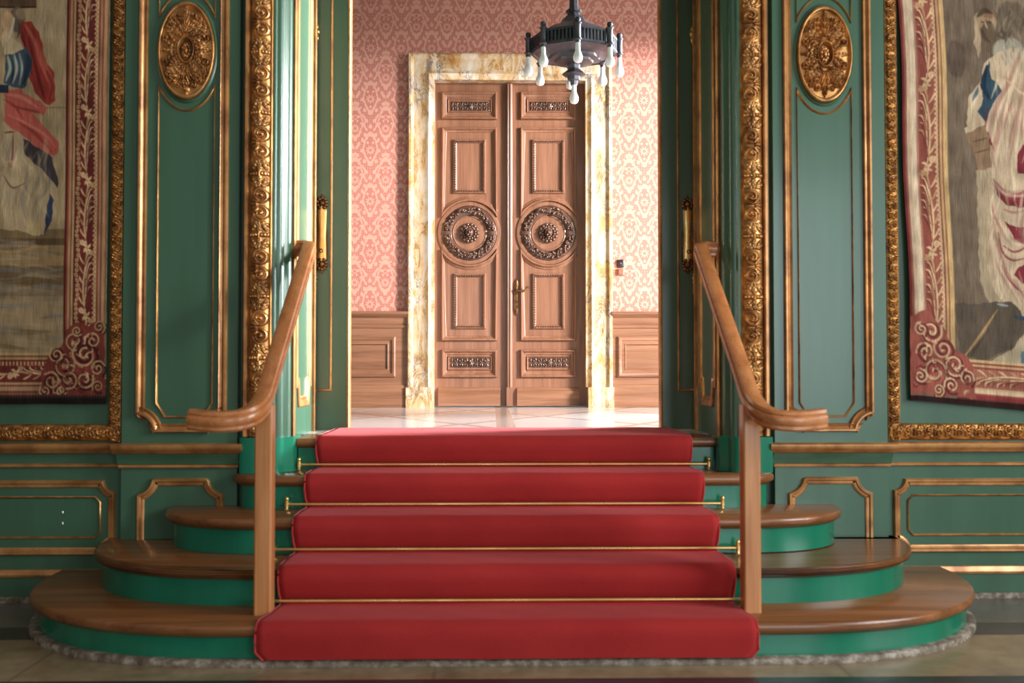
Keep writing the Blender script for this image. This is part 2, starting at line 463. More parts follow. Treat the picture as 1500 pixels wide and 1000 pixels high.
# ------------------------------------------------------------------ far double door
YD = 9.37
def dp(px, py): return at(px, py, YD)
def fnd(y0): return lambda a, b_, h: (a, y0-h, b_)
def rectpx(x0, y0, x1, y1):
    a, zt_ = dp(x0, y0); c, zb = dp(x1, y1)
    return [(a, zb), (c, zb), (c, zt_), (a, zt_)]
PRD = [(0,0),(0,.022),(.006,.03),(.016,.03),(.022,.022),(.03,.012),(.04,.010),(.046,.004),(.05,0)]
PRB = [(0,0),(0,.008),(.005,.013),(.010,.008),(.012,0)]
def beads(path, r, step, y0, inset):
    b = MB(); n = len(path)
    cx_ = sum(p[0] for p in path)/n; cz_ = sum(p[1] for p in path)/n
    for i in range(n):
        p, q = Vector(path[i]), Vector(path[(i+1) % n])
        p = p + (Vector((cx_-p.x, cz_-p.y))).normalized()*0; d = q-p; k = max(1, int(d.length/step))
        t = d.normalized(); nr = Vector((-t.y, t.x))*inset
        for j in range(k):
            c = p + d*((j+.5)/k) + nr
            b.ball((c.x, y0, c.y), (r*.8, r*.8, r) if abs(t.y) > .5 else (r, r*.8, r*.8), 6, 4)
    return b
def carving_strip(x0, z0, x1, z1, y0):
    nx, nz = 110, 34
    X, Z = np.meshgrid(np.linspace(x0, x1, nx), np.linspace(z0, z1, nz), indexing='ij')
    u = (X-(x0+x1)/2); w = Z-(z0+z1)/2; hh = (z1-z0)/2; h = np.zeros_like(u)
    per = hh*1.05
    k = np.round(u/per)
    for dk in (-1, 0, 1):
        c = (k+dk)*per
        for sg in (1, -1):
            h = np.maximum(h, volute(u, w, c, sg*hh*.5, hh*.55, 1.4, sg))
    h = np.maximum(h*.7, 1.3*np.clip(1-np.hypot(u, w)/(hh*.75), 0, 1)**.5*(.75+.25*np.cos(8*np.arctan2(w, u))))
    e = sstep(0, .08, np.minimum((X-x0)/(x1-x0)*5, 1))*sstep(0, .08, np.minimum((x1-X)/(x1-x0)*5, 1))*sstep(0, .12, np.minimum((Z-z0), (z1-Z))/hh)
    Yy = y0-.004-.020*h*e
    return np.stack([X, Yy, Z], -1), grid_quads(nx, nz)
def wreath(c, r0, r1, y0):
    b = MB(); rg = random.Random(3); rm = (r0+r1)/2; hw = (r1-r0)/2
    n = 64; rs = []
    for i in range(n+1):
        a = 2*PI*i/n; ring = []
        for o_, h in ((-hw,0),(-hw,.012),(-hw*.8,.018),(-hw*.6,.016),(0,.03),(hw*.6,.016),(hw*.8,.016),(hw,.01),(hw,0)):
            ring.append((c[0]+(rm+o_)*math.cos(a), y0-h, c[1]+(rm+o_)*math.sin(a)))
        rs.append(ring)
    b.rings(rs, caps=False, closed=False)
    for k in range(150):
        a = 2*PI*(k+rg.uniform(-.4, .4))/150; rr = rm + rg.uniform(-.62, .62)*hw
        if min(abs(a-0), abs(a-PI), abs(a-2*PI)) < .1: continue
        s_ = rg.uniform(.009, .0165)
        rot = Matrix.Rotation(rg.uniform(0, PI), 3, 'Y')
        b.ball((c[0]+rr*math.cos(a), y0-.026-.006*rg.random(), c[1]+rr*math.sin(a)), (s_*rg.uniform(.7, 1.5), s_*1.1, s_*rg.uniform(.7, 1.)), 7, 5, rot)
    for k in range(4):                                    # small flowers on the axes
        a = PI/2*k+PI/2 if k % 2 == 0 else PI/2*k+PI/2+.35
        fc = (c[0]+rm*math.cos(a), c[1]+rm*math.sin(a))
        for j in range(6):
            t = 2*PI*j/6; b.ball((fc[0]+.017*math.cos(t), y0-.038, fc[1]+.017*math.sin(t)), (.010,.007,.010), 6, 4)
        b.ball((fc[0], y0-.044, fc[1]), .009, 6, 4)
    for a in (0, PI):                                     # ribbon ties at the sides
        for d in (-.05, 0, .05):
            b.tube([(c[0]+(rm+q*hw)*math.cos(a+d), y0-.03+.014*q*q, c[1]+(rm+q*hw)*math.sin(a+d)) for q in (-1,-.5,0,.5,1)], .008, 6)
    return b
def lion(c, y0):
    b = MB()
    for j in range(14):                                   # mane of curled locks
        t = 2*PI*j/14
        b.ball((c[0]+.078*math.cos(t), y0-.018, c[1]+.078*math.sin(t)), (.019,.018,.019), 8, 5)
        t += PI/14
        b.ball((c[0]+.056*math.cos(t), y0-.03, c[1]+.056*math.sin(t)), (.014,.014,.014), 7, 5)
    b.ball((c[0], y0-.03, c[1]+.004), (.042,.036,.050), 12, 8)          # skull
    for sx in (-1, 1):
        b.ball((c[0]+sx*.019, y0-.060, c[1]+.018), (.016,.010,.008), 8, 5)   # brows
        b.ball((c[0]+sx*.018, y0-.062, c[1]+.008), (.006,.006,.005), 6, 4)   # eyes
        b.ball((c[0]+sx*.013, y0-.066, c[1]-.022), (.015,.014,.013), 8, 5)   # muzzle halves
        b.ball((c[0]+sx*.036, y0-.040, c[1]+.040), (.012,.010,.012), 7, 5)   # ears
    b.ball((c[0], y0-.066, c[1]+.002), (.010,.014,.024), 8, 6)               # nose bridge
    b.ball((c[0], y0-.078, c[1]-.010), (.011,.008,.007), 7, 5)               # nose
    b.ball((c[0], y0-.056, c[1]-.040), (.018,.014,.010), 8, 5)               # chin
    return b
def door_leaf(name, dx, label):
    x0, x1 = (637+dx*0, 743) if dx == 0 else (743.5, 862)
    a0, zt_ = dp(x0, 121.5); a1, zb = dp(x1, 594.5)
    d = empty(name, ((a0+a1)/2, YD, ZU)); tag(d, label, 'door', kind='structure')
    MB().box(a0, a1-.003, YD, YD+.05, ZU+.012, zt_).build('leaf_board', 'walnut', d, smooth=0)
    # top and bottom carved panels
    for (y0, y1, yi0, yi1, yc0, yc1) in ((135,175.5,143,167,149,162), (512,552.5,519.5,544,524,538)):
        MB().mould(rectpx(647+dx, y0, 728+dx, y1), PRD, fnd(YD)).build('panel_moulding', 'walnut', d)
        MB().mould(rectpx(656+dx, yi0+2, 720+dx, yi1-2), PRB, fnd(YD)).build('inner_moulding', 'walnut', d)
        (p, q), (p2, q2) = dp(661+dx, yc1), dp(717+dx, yc0)
        V, Q = carving_strip(p, q, p2, q2, YD)
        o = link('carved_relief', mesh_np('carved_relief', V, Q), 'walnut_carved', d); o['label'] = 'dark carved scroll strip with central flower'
    # tall panels, cut by the circle
    c = dp(687.7+dx, 341.5); k = dp(688.7+dx, 300)[0]-dp(687.7+dx, 300)[0]
    for up in (1, -1):
        xa, xb = dp(647+dx, 300)[0], dp(728+dx, 300)[0]
        rr = 46.5*k; hx = xb-c[0]; an = math.degrees(math.acos(min(.999, hx/rr)))
        if up == 1:
            zt2 = dp(0, 187)[1]; zt2 = at(688+dx, 187, YD)[1]
            path = [(xa, c[1]+rr*math.sin(R(an)))] + arc(c[0], c[1], rr, 180-an, an, 16)[1:-1] + [(xb, c[1]+rr*math.sin(R(an))), (xb, zt2), (xa, zt2)]
            inner = rectpx(664.5+dx, 205, 711+dx, 283)
        else:
            zb2 = at(688+dx, 499, YD)[1]
            path = [(xa, zb2), (xb, zb2), (xb, c[1]-rr*math.sin(R(an)))] + arc(c[0], c[1], rr, -an, -180+an, 16)[1:-1] + [(xa, c[1]-rr*math.sin(R(an)))]
            inner = rectpx(665+dx, 401, 711+dx, 481)
        MB().mould(path, PRD, fnd(YD)).build('panel_moulding', 'walnut', d)
        fr = MB().mould(inner, [(-.004,0),(-.004,.014),(.004,.022),(.014,.02),(.03,.006),(.034,0)], fnd(YD)).build('panel_frame', 'walnut', d)
        beads(inner, .0105, .0225, YD-.020, .017).build('bead_row', 'walnut_carved', fr)
    # roundel
    rs = MB(); rings = []
    for i in range(65):
        a = 2*PI*i/64; rings.append([(c[0]+r_*k*math.cos(a), YD-h, c[1]+r_*k*math.sin(a)) for r_, h in ((46,0),(46,.012),(44,.016),(40.5,.014),(40,.004))])
    rs.rings(rings, caps=False, closed=False); rs.build('roundel_ring', 'walnut', d)
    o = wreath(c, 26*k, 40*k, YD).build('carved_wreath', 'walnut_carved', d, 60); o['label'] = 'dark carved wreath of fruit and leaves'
    MB().lathe([(25*k, 0), (25*k, .008), (24*k, .012), (.01, .012)], 48, (0,0,0), 1).v
    dm = MB(); dm.rings([[(c[0]+r_*k*math.cos(2*PI*i/48), YD-h, c[1]+r_*k*math.sin(2*PI*i/48)) for i in range(48)] for r_, h in ((26,0),(26,.010),(24,.016),(23,.010))], caps=True, capstart=False)
    disc = dm.build('roundel_disc', 'walnut', d)
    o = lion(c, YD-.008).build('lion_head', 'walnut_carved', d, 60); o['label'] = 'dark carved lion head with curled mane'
    (p, q), (p2, q2) = dp(642+dx, 594), dp(733+dx, 571)
    MB().ext_x([(YD,q),(YD-.03,q),(YD-.03,q2-.012),(YD-.02,q2),(YD-.01,q2+.02),(YD,q2+.024)], p, p2).build('kick_board', 'walnut_across', d)
    return d
dl = door_leaf('door_1', 0, 'left leaf of the carved wooden double door')
dr = door_leaf('door_2', 115.3, 'right leaf of the carved wooden double door, with the lever handle')
# meeting stile moulding on the right leaf
(p, zt_), (p2, zb) = dp(742.5, 124), dp(750.5, 567)
MB().ext_z([(p,YD),(p,YD-.03),(p+.010,YD-.045),(p+.02,YD-.04),(p+.026,YD-.05),(p2-.016,YD-.05),(p2-.012,YD-.036),(p2-.002,YD-.03),(p2,YD)], zb, zt_).build('meeting_strip', 'walnut', dr, 30)
MB().box(p-.003, p2+.003, YD-.055, YD, ZU+.012, zb).build('meeting_strip_foot', 'walnut', dr, 0)
# lever handle
(hx0, hz0), (hx1, hz1) = dp(752.3, 462), dp(760.3, 408)
hw = (hx1-hx0)/2; hc = (hx0+hx1)/2
out = [(hc-hw*.5, hz0+.02),(hc, hz0),(hc+hw*.5, hz0+.02),(hc+hw,hz0+.06),(hc+hw*.9,hz0+.1),(hc+hw*.9,hz1-.1),(hc+hw,hz1-.06),(hc+hw*.5,hz1-.02),(hc,hz1),(hc-hw*.5,hz1-.02),(hc-hw,hz1-.06),(hc-hw*.9,hz1-.1),(hc-hw*.9,hz0+.1),(hc-hw,hz0+.06)]
pl = MB().rings([[(x, YD-.0005, z) for x, z in out], [(x, YD-.008, z) for x, z in out], [(hc+(x-hc)*.8, YD-.012, (hz0+hz1)/2+(z-(hz0+hz1)/2)*.97) for x, z in out]])
hp = pl.ball((hc, YD-.012, hz0+.05), (.012,.008,.02), 8, 5).ball((hc, YD-.012, hz1-.05), (.012,.008,.02), 8, 5).build('handle_plate', 'bronze', dr); hp['label'] = 'tall bronze handle plate'
hzl = dp(757, 425)[1]
MB().tube([(hc, YD-.01, hzl), (hc, YD-.05, hzl)], .010).tube([tuple(v) for v in catmull([(hc-.005, YD-.055, hzl), (hc+.03, YD-.058, hzl-.012), (hc+.06, YD-.058, hzl-.016), (hc+.085, YD-.056, hzl+.006), (hc+.10, YD-.055, hzl+.024), (hc+.118, YD-.055, hzl+.02)], 5)], .009).build('door_lever', 'bronze', hp)
# switches on the wallpaper
for nm, py, mt, lb, px in (('bell_push', 386, 'black_plastic', 'dark round-cornered bell push with a small button, upper of the pair right of the door', 908.5), ('light_switch', 398.5, 'brown_plastic', 'brown square light switch, lower of the pair right of the door', 909)):
    x, z = at(px, py, YW); h = .036 if mt == 'black_plastic' else .032
    e_ = empty(nm, (x, YW-.001, z)); tag(e_, lb, 'switch')
    rr = lambda q, rad: sum([[(x+sx*(q-rad)+rad*math.cos(R(a0+t)), z+sz*(q-rad)+rad*math.sin(R(a0+t))) for t in (0,30,60,90)] for sx, sz, a0 in ((1,1,0),(-1,1,90),(-1,-1,180),(1,-1,270))], [])
    MB().rings([[(a, YW-.001, c) for a, c in rr(h, .012 if 'bell' in nm else .004)], [(a, YW-.016, c) for a, c in rr(h, .012 if 'bell' in nm else .004)], [(a, YW-.020, c) for a, c in rr(h-.006, .010 if 'bell' in nm else .003)]]).build('plate', mt, e_)
    if 'bell' in nm: MB().ball((x, YW-.020, z), (.011,.006,.011), 10, 6).build('button', 'iron', e_)
    else: MB().box(x-.020, x+.020, YW-.026, YW-.019, z-.022, z+.022).build('rocker', mt, e_, 0)

# ------------------------------------------------------------------ chandelier
CHX, CHY = .553, 7.5
def cz(py): return at(838, py, CHY)[1]
ch = empty('chandelier', (CHX, CHY, cz(20)))
tag(ch, 'dark octagonal iron chandelier with white opal bulbs hanging before the far door', 'chandelier')
def octo(r_, z, rot=PI/8*0): return [(CHX+r_*math.cos(PI/4*i+rot+PI/2), CHY+r_*math.sin(PI/4*i+rot+PI/2), z) for i in range(8)]
RV = .335
zt_, zb = cz(58), cz(79)
g = MB()
def octband(b, r0, r1, z0, z1): b.rings([octo(r0, z0), octo(r1, z0), octo(r1, z1), octo(r0, z1), octo(r0, z0)], caps=False)
octband(g, RV-.03, RV+.004, zt_-.016, zt_); octband(g, RV-.03, RV+.004, zb, zb+.016)
octband(g, RV-.038, RV-.034, zb, zt_)
for i in range(8):
    a, c = Vector(octo(RV-.006, 0)[i]), Vector(octo(RV-.006, 0)[(i+1) % 8]); d = (c-a).normalized(); nn = Vector((d.y, -d.x, 0))
    for k in range(8):
        p = a + (c-a)*((k+.9)/8.8); q0, q1 = p-d*.008, p+d*.008
        vs = [tuple(v + nn*o_ + Vector((0,0,z))) for z in (zb+.01, zt_-.01) for v, o_ in ((q0,-.006),(q1,-.006),(q1,.006),(q0,.006))]
        g.add(vs, [(0,1,2,3),(4,5,6,7),(0,1,5,4),(1,2,6,5),(2,3,7,6),(3,0,4,7)])
g.build('gallery', 'iron', ch, 20)
t = MB().rings([octo(RV-.002, zb+.004), octo(RV-.002, zb-.006), octo(RV-.02, zb-.012), octo(RV-.035, zb-.004), octo(.20, zb-.03), octo(.195, zb-.045), octo(.15, zb-.052), octo(.145, zb-.068), octo(.10, zb-.078), octo(.055, zb-.082)])
t.build('tray', 'iron', ch, 20)
zr = cz(27)
MB().rings([octo(RV-.01, zt_-.004), octo(RV-.03, zt_+.008), octo(.235, zt_+.055), octo(.16, zt_+.088), octo(.11, zt_+.115), octo(.085, zr-.005), octo(.06, zr+.012)]).build('roof', 'iron', ch, 20)
MB().rings([octo(.06, zr), octo(.066, zr+.012), octo(.05, zr+.02), octo(.046, zr+.035), octo(.062, zr+.045), octo(.062, zr+.058), octo(.04, zr+.066), octo(.034, zr+.09), octo(.034, 5.3)]).build('stem', 'iron', ch, 20)
zd = zb-.075
dd = MB().rings([octo(.05, zd+.01), octo(.046, zd-.04), octo(.052, zd-.05), octo(.085, zd-.075), octo(.09, zd-.085), octo(.05, zd-.10), octo(.046, zd-.125), octo(.03, zd-.135), octo(.026, zd-.165)]).build('centre_drop', 'iron', ch, 20)
BULB = [(.017,0),(.0185,-.012),(.019,-.03),(.020,-.044),(.024,-.056),(.0315,-.070),(.0355,-.086),(.0355,-.100),(.032,-.114),(.024,-.126),(.012,-.132),(.001,-.133)]
def bulb(x, y, z, par):
    MB().lathe([(.018,.004),(.0185,-.018),(.0175,-.022)], 12, (x,y,z+.016)).build('cap', 'opal', par)
    MB().lathe(BULB, 16, (x, y, z)).build('bulb', 'opal', par)
bulb(CHX, CHY, zd-.175, dd)
for i in range(8):
    x, y, _ = octo(RV+.012, 0)[i]
    P = [(.010,zt_+.052),(.019,zt_+.046),(.022,zt_+.034),(.020,zt_+.022),(.013,zt_+.016),(.013,zt_+.012),(.029,zt_+.008),(.029,zt_),(.022,zt_-.008),(.021,zb+.01),(.029,zb+.004),(.029,zb-.004),(.02,zb-.01),(.018,zb-.03),(.001,zb-.03)]
    p = MB().lathe(P, 14, (x, y, 0)).build('lamp_post', 'iron', ch)
    bulb(x, y, zb-.042, p)

# ------------------------------------------------------------------ stairs
st = empty('staircase', (0, 4.6, 0)); tag(st, 'wide five-step staircase with rounded brown wooden treads and green risers', 'staircase')
ST = [(1.1, 1.16, Y1), (1.1, .905, Y1+TD), (1.1, .59, Y1+2*TD), (1.1, .27, Y1+3*TD)]
def outline(k, off, back=None, n=28):
    c, a, y0 = ST[k]; a = a-off; yb = YP-.0005; bb = yb-y0-off; e = 2/2.25; pts = []
    xm = c+a
    for i in range(n+1):
        t = PI/2*i/n; pts.append((-(c+a*math.cos(t)**e), yb-bb*math.sin(t)**e))
    pts += [(-x, y) for x, y in pts[::-1]]
    # back edge follows the pilasters and the bays
    if xm > 1.98: pts = [(-xm, YB-.0005)] + pts + [(xm, YB-.0005), (1.978, YB-.0005), (1.978, yb), (-1.945, yb), (-1.945, YB-.0005)]
    elif k == 3: pts = pts + [(1.085, yb), (1.085, 5.245), (-1.065, 5.245), (-1.065, yb)]
    return pts
for k in range(4):
    z1 = RZ*(k+1); zr0 = RZ*k
    prof = [(.026, z1-.052),(.016, z1-.044),(.012, z1-.040),(.004, z1-.036),(.0, z1-.026),(0, z1-.014),(.004, z1-.005),(.012, z1)]
    MB().rings([[(x, y, z) for x, y in outline(k, o_)] for o_, z in prof]).build('tread', 'oak_tread', st, 50)
    MB().rings([[(x, y, z) for x, y in outline(k, .034)] for z in (zr0 + (.02 if k == 0 else .0005), z1-.046)]).build('riser', 'green_riser', st, 50)
    if k == 0:
        MB().rings([[(x, y, z) for x, y in outline(0, o_)] for o_, z in ((-.004, .0005), (-.004, .020), (.004, .027), (.03, .028))]).build('stone_plinth', 'plinth_stone', st, 50)
Y5 = Y1+4*TD
MB().ext_x([(Y5+.026,ZU-.05),(Y5+.004,ZU-.036),(Y5,ZU-.026),(Y5,ZU-.012),(Y5+.01,ZU),(5.598,ZU),(5.598,ZU-.05)], -1.085, 1.108).build('tread', 'oak_tread', st, 50)
MB().box(-1.082, 1.105, Y5+.03, Y5+.06, 4*RZ+.0005, ZU-.045).build('riser', 'green_riser', st, 0)

# carpet runner, draped over the five steps
CW = .981
def runner_path():
    P = [(Y1-.008, .036)]
    for k in range(5):
        yn, zt2 = Y1+TD*k, RZ*(k+1)
        if k > 0: P += [(yn+.024, zt2-RZ+.012), (yn+.016, zt2-RZ+.028)]
        P += [(yn+.002 if k else yn-.010, zt2-.095), (yn-.009 if k else yn-.012, zt2-.058)]
        for a in range(0, 91, 15):
            P.append((yn+.034-.045*math.cos(R(a)), zt2-.041+.045*math.sin(R(a))))
        if k < 4: P += [(yn+.10, zt2+.004), (yn+TD-.03, zt2+.004)]
    P += [(5.55, ZU+.004), (5.925, ZU+.004)]
    return P
RP = runner_path()
def resample(P, step):
    out = [P[0]]
    for a, b_ in zip(P[:-1], P[1:]):
        L_ = math.hypot(b_[0]-a[0], b_[1]-a[1]); n = max(1, int(L_/step))
        out += [(a[0]+(b_[0]-a[0])*i/n, a[1]+(b_[1]-a[1])*i/n) for i in range(1, n+1)]
    return out
RP = resample(RP, .03)
TH = .011
def offs(P, d):
    o = []
    for i in range(len(P)):
        a, c = P[max(i-1,0)], P[min(i+1, len(P)-1)]
        tx, tz = c[0]-a[0], c[1]-a[1]; l = math.hypot(tx, tz); o.append((P[i][0]-tz/l*d, P[i][1]+tx/l*d))
    return o
OP = offs(RP, TH)
def halfw(i):
    z = OP[i][1]; s = OP[i][0]
    w = CW + .020*sstep(4.16, 4.06, s)
    if s < Y1+.0 and z < .075: w -= .035*(1-math.sqrt(max(0, 1-((.075-z)/.04)**2)) if z > .035 else 1)
    for k in range(4):
        yn = Y1+TD*(k+1)
        w -= .012*math.exp(-((s-yn)/.05)**2 - ((z-RZ*(k+1))/.05)**2)
    return w
cols = np.linspace(-1, 1, 61); V = []
nP = len(OP)
for i in range(nP):
    w = halfw(i)
    for c in cols:
        dz = .0015*math.sin(c*7+OP[i][0]*9)+.001*math.sin(c*17+i)
        V.append((c*w+.002*math.sin(OP[i][0]*6), OP[i][0]-dz*.5, OP[i][1]+dz*.6))
Q = grid_quads(nP, 61).tolist()
base = len(V)
for i in range(nP):                                       # side walls and hem down to the steps
    w = halfw(i)
    for sx in (-1, 1): V.append((sx*w+.002*math.sin(OP[i][0]*6), RP[i][0]+(.004 if i == 0 else 0), RP[i][1]))
for i in range(nP-1):
    Q.append((i*61, base+2*i, base+2*i+2, (i+1)*61)); Q.append((i*61+60, (i+1)*61+60, base+2*i+3, base+2*i+1))
cr = link('carpet_runner', mesh_np('carpet_runner', V, Q), 'carpet')
tag(cr, 'red carpet runner laid up the middle of the green stairs', 'carpet')
for sx in (-1, 1):
    MB().tube([(sx*(halfw(i)-.001)+.002*math.sin(OP[i][0]*6), OP[i][0]+.002, OP[i][1]-.003) for i in range(nP)], .0045, 6).build('edge_binding', 'carpet_edge', cr)

# brass stair rods
RL = ['lowest brass stair rod, ending behind the handrail posts', 'second brass stair rod from the bottom of the red carpet', 'third brass stair rod from the bottom of the red carpet', 'topmost brass stair rod, just below the landing']
for k in range(4):
    yn = Y1+TD*(k+1); z = RZ*(k+1)+.030; y = yn+.005-.014
    e_ = empty('stair_rod', (0, y, RZ*(k+1))); tag(e_, RL[k], 'stair rod', 'brass rods holding the stair carpet')
    MB().tube([(-1.075, y, z), (-.5, y, z), (.5, y, z), (1.075, y, z)], .0072, 10).build('rod', 'brass', e_)
    for sx in (-1, 1):
        x = sx*1.07
        b = MB().tube([(x, y, z-.014), (x, y, z+.012)], .012, 10).tube([(x, y, z), (x, yn+.032, z)], .008, 8)
        b.lathe([(.004,-.029),(.013,-.027),(.007,-.02),(.006,-.01)], 10, (x, y, z)).ball((x, y, z+.026), (.011,.011,.012), 10, 6).lathe([(.006,.010),(.012,.013),(.006,.018)], 10, (x, y, z))
        b.build('bracket', 'brass', e_)

# handrails
RAILP = [(-.022,-.042),(.022,-.042),(.030,-.034),(.030,-.022),(.037,-.012),(.040,.004),(.037,.014),(.031,.018),(.034,.026),(.030,.038),(.018,.043),(-.018,.043),(-.030,.038),(-.034,.026),(-.031,.018),(-.037,.014),(-.040,.004),(-.037,-.012),(-.030,-.022),(-.030,-.034)]
def handrail(s, label):
    hr = empty('handrail', (s*1.02, 4.2, RZ)); tag(hr, label, 'handrail', 'oak handrails of the stairs')
    X = 1.022
    pts = [(1.128,5.23,1.815),(1.075,5.23,1.815),(1.04,5.215,1.813),(1.024,5.18,1.796),(X,5.10,1.74),(X,4.95,1.63),(X,4.6,1.37),(X,4.35,1.185),(X,4.22,1.085),(1.026,4.15,1.035),(1.045,4.09,1.0),(1.085,4.05,.98),(1.15,4.035,.973),(1.22,4.04,.976),(1.285,4.055,.983)]
    path = catmull([(s*x+CO*.3, y, z) for x, y, z in pts], 7)
    MB().sweep(path, RAILP).build('rail', 'oak_rail', hr, 30)
    MB().cbox(s*(X+.036)+CO*.3, s*(X-.036)+CO*.3, 4.168, 4.245, RZ+.0005, 1.035, .006).build('post', 'oak_post', hr, 0)
    MB().lathe([(.045,0),(.045,.006),(.03,.012)], 20, (0,0,0), 0).v
    return hr
handrail(-1, 'oak handrail on the left of the stairs, its foot curling outward to the left')
handrail(1, 'oak handrail on the right of the stairs, its foot curling outward to the right')

# ------------------------------------------------------------------ panelled green wall, one side at a time
GM = [(0,0),(0,.016),(.005,.024),(.013,.024),(.018,.016),(.026,.010),(.034,.012),(.040,.018),(.044,.006),(.044,0)]
GF = [(0,0),(0,.006),(.004,.010),(.009,.006),(.011,0)]
GB = [(0,0),(0,.012),(.006,.02),(.016,.018),(.022,.010),(.032,.010),(.038,.005),(.038,0)]
def build_side(s):
    side = 'left' if s < 0 else 'right'
    X = lambda a: s*a + CO
    def pl(y): return lambda a, b_, h: (X(a), y-h, b_)
    w = MB().box(X(1.95), X(4.6), YB, 5.36, .0, ZTOP)
    w.box(X(1.372), X(1.955), YP, 5.36, .0, ZTOP)
    wall = w.build('wall_'+side, 'green_wall', smooth=0); tag(wall, kind='structure')
    # recessed strip and jamb core behind the carved column, and the thick wall up to the pocket
    b = MB().box(X(1.20), X(1.374), 5.15, 5.36, .0, ZTOP).box(X(1.16), X(3.3), 5.36, 5.90, .0, ZTOP).box(X(1.19), X(3.3), 6.02, 6.1, .0, 5.3).box(X(1.22), X(3.3), 5.9, 6.02, 0, ZTOP)
    b.build('wall_core', 'green_dark', wall, 0)
    # moulded green jamb (vertical prism) and its foot block
    jp = [(1.205,5.15),(1.205,5.085),(1.196,5.078),(1.186,5.08),(1.178,5.092)] + [(1.178-.030*math.sin(R(a)), 5.092+.034*(1-math.cos(R(a)))) for a in range(15, 91, 15)] + [(1.138,5.135),(1.126,5.145),(1.120,5.16),(1.120,5.20),(1.135,5.21),(1.135,5.90),(1.165,5.90),(1.165,5.15)]
    MB().ext_z([(X(a), y) for a, y in jp], ZU+.0005, 3.615).build('jamb', 'green_wall', wall, 30)
    fp = [(1.352,5.15),(1.352,5.055),(1.335,5.046),(1.215,5.046),(1.195,5.05)] + [(1.195-.055*math.sin(R(a)), 5.05+.06*(1-math.cos(R(a)))) for a in range(15, 91, 15)] + [(1.118,5.13),(1.100,5.15),(1.098,5.34),(1.2,5.34),(1.2,5.15)]
    MB().ext_z([(X(a), y) for a, y in fp], 4*RZ+.0005, .838).build('jamb_foot', 'green_riser', wall, 30)
    MB().ext_z([(X(1.12), 5.196),(X(1.108),5.186),(X(1.100),5.196),(X(1.102),5.212),(X(1.112),5.224),(X(1.135),5.224),(X(1.135),5.196)], ZU+.001, 3.61).build('jamb_moulding', 'gilt_wood', wall, 40)
    # panel of the reveal, facing the opening
    fr = lambda a, b_, h: (X(1.135)-s*h, a, b_)
    rv = [(5.36,1.08),(5.41,1.08),(5.43,.985),(5.45,.975),(5.70,.975),(5.72,.985),(5.74,1.08),(5.79,1.08),(5.79,3.55),(5.36,3.55)]
    MB().mould(rv, [(0,0),(0,.008),(.006,.013),(.03,.011),(.04,.004),(.052,.008),(.06,0)], fr).build('reveal_moulding', 'gilt_wood', wall)
    MB().ext_z([(X(1.135),5.86),(X(1.122),5.86),(X(1.116),5.875),(X(1.122),5.89),(X(1.135),5.898)], ZU+.001, 3.61).build('reveal_edge', 'gilt_wood', wall)
    # dado rails: the pilaster breaks forward of the bay
    cap = [(0,.755),(-.030,.757),(-.040,.768),(-.052,.778),(-.056,.790),(-.056,.800),(-.048,.806),(0,.808)]
    fri = [(0,.684),(-.014,.684),(-.018,.690),(-.014,.696),(-.008,.70),(0,.702)]
    for y, a0, a1 in ((YP, 1.338, 1.99), (YB, 1.99, 4.5)):
        MB().ext_x([(y+.001+d, z) for d, z in cap], X(a0), X(a1)).build('dado_rail', 'gilt_wood', wall)
    for y, a0, a1 in ((YP, 1.362, 1.965), (YB, 1.966, 4.5)):
        MB().ext_x([(y+.001+d, z) for d, z in fri], X(a0), X(a1)).build('frieze_moulding', 'gilt_wood', wall)
    cove = [(0,.702),(-.010,.702),(-.014,.72),(-.022,.738),(-.032,.756),(0,.756)]
    MB().ext_x([(YP+.001+d, z) for d, z in cove], X(1.358), X(1.972)).build('cove', 'green_wall', wall)
    # tall pilaster panel
    q = .10
    c1 = arc(1.425, .863, q, 90, 0, 8); c2 = arc(1.882, .863, q, 180, 90, 8)
    path = c1 + c2 + [(1.882, 4.2), (1.425, 4.2)]
    path = [(1.425, .955)] + arc(1.42, .858, .096, 90, 0, 8) + [(1.516,.863)] + [(1.79,.863)] + arc(1.887, .858, .096, 180, 90, 8) + [(1.882,.955), (1.882,4.2), (1.425,4.2)]
    MB().mould(path, GM, pl(YP)).build('panel_moulding', 'gilt_wood', wall)
    mc = (1.640, 2.81)
    ea, eb = .172, .300
    an = math.degrees(math.acos(.143/ea))
    lowp = [(1.497,1.01),(1.545,.937),(1.738,.937),(1.786,1.01)] + [(mc[0]+ea*math.cos(R(t)), mc[1]+eb*math.sin(R(t))) for t in np.linspace(-an, -180+an, 22)]
    MB().mould(lowp, GF, pl(YP)).build('fine_moulding', 'gilt', wall)
    upp = [(mc[0]+ea*math.cos(R(t)), mc[1]+eb*math.sin(R(t))) for t in np.linspace(180-an, an, 22)] + [(1.786,4.1),(1.497,4.1)]
    MB().mould(upp, GF, pl(YP)).build('fine_moulding', 'gilt', wall)
    # green swelling around the medallion
    n = 64
    ell = lambda a, b_: [(mc[0]+a*math.cos(2*PI*i/n), mc[1]+b_*math.sin(2*PI*i/n)) for i in range(n)]
    MB().rings([[pl(YP)(a, b_, h) for a, b_ in ell(.144+d, .253+d)] for d, h in ((.016,0),(.012,.008),(.004,.012),(-.002,.004))], caps=False).build('medallion_surround', 'green_wall', wall)
    # low panel of the pilaster pedestal
    path = [(1.437,.20),(1.873,.20),(1.873,.535)] + [(1.873,.546)] + arc(1.873+.012, .632+.006, .085, 262, 188, 7) + [(1.80,.632),(1.522,.632)] + arc(1.437-.012, .632+.006, .085, -8, -82, 7) + [(1.437,.546)]
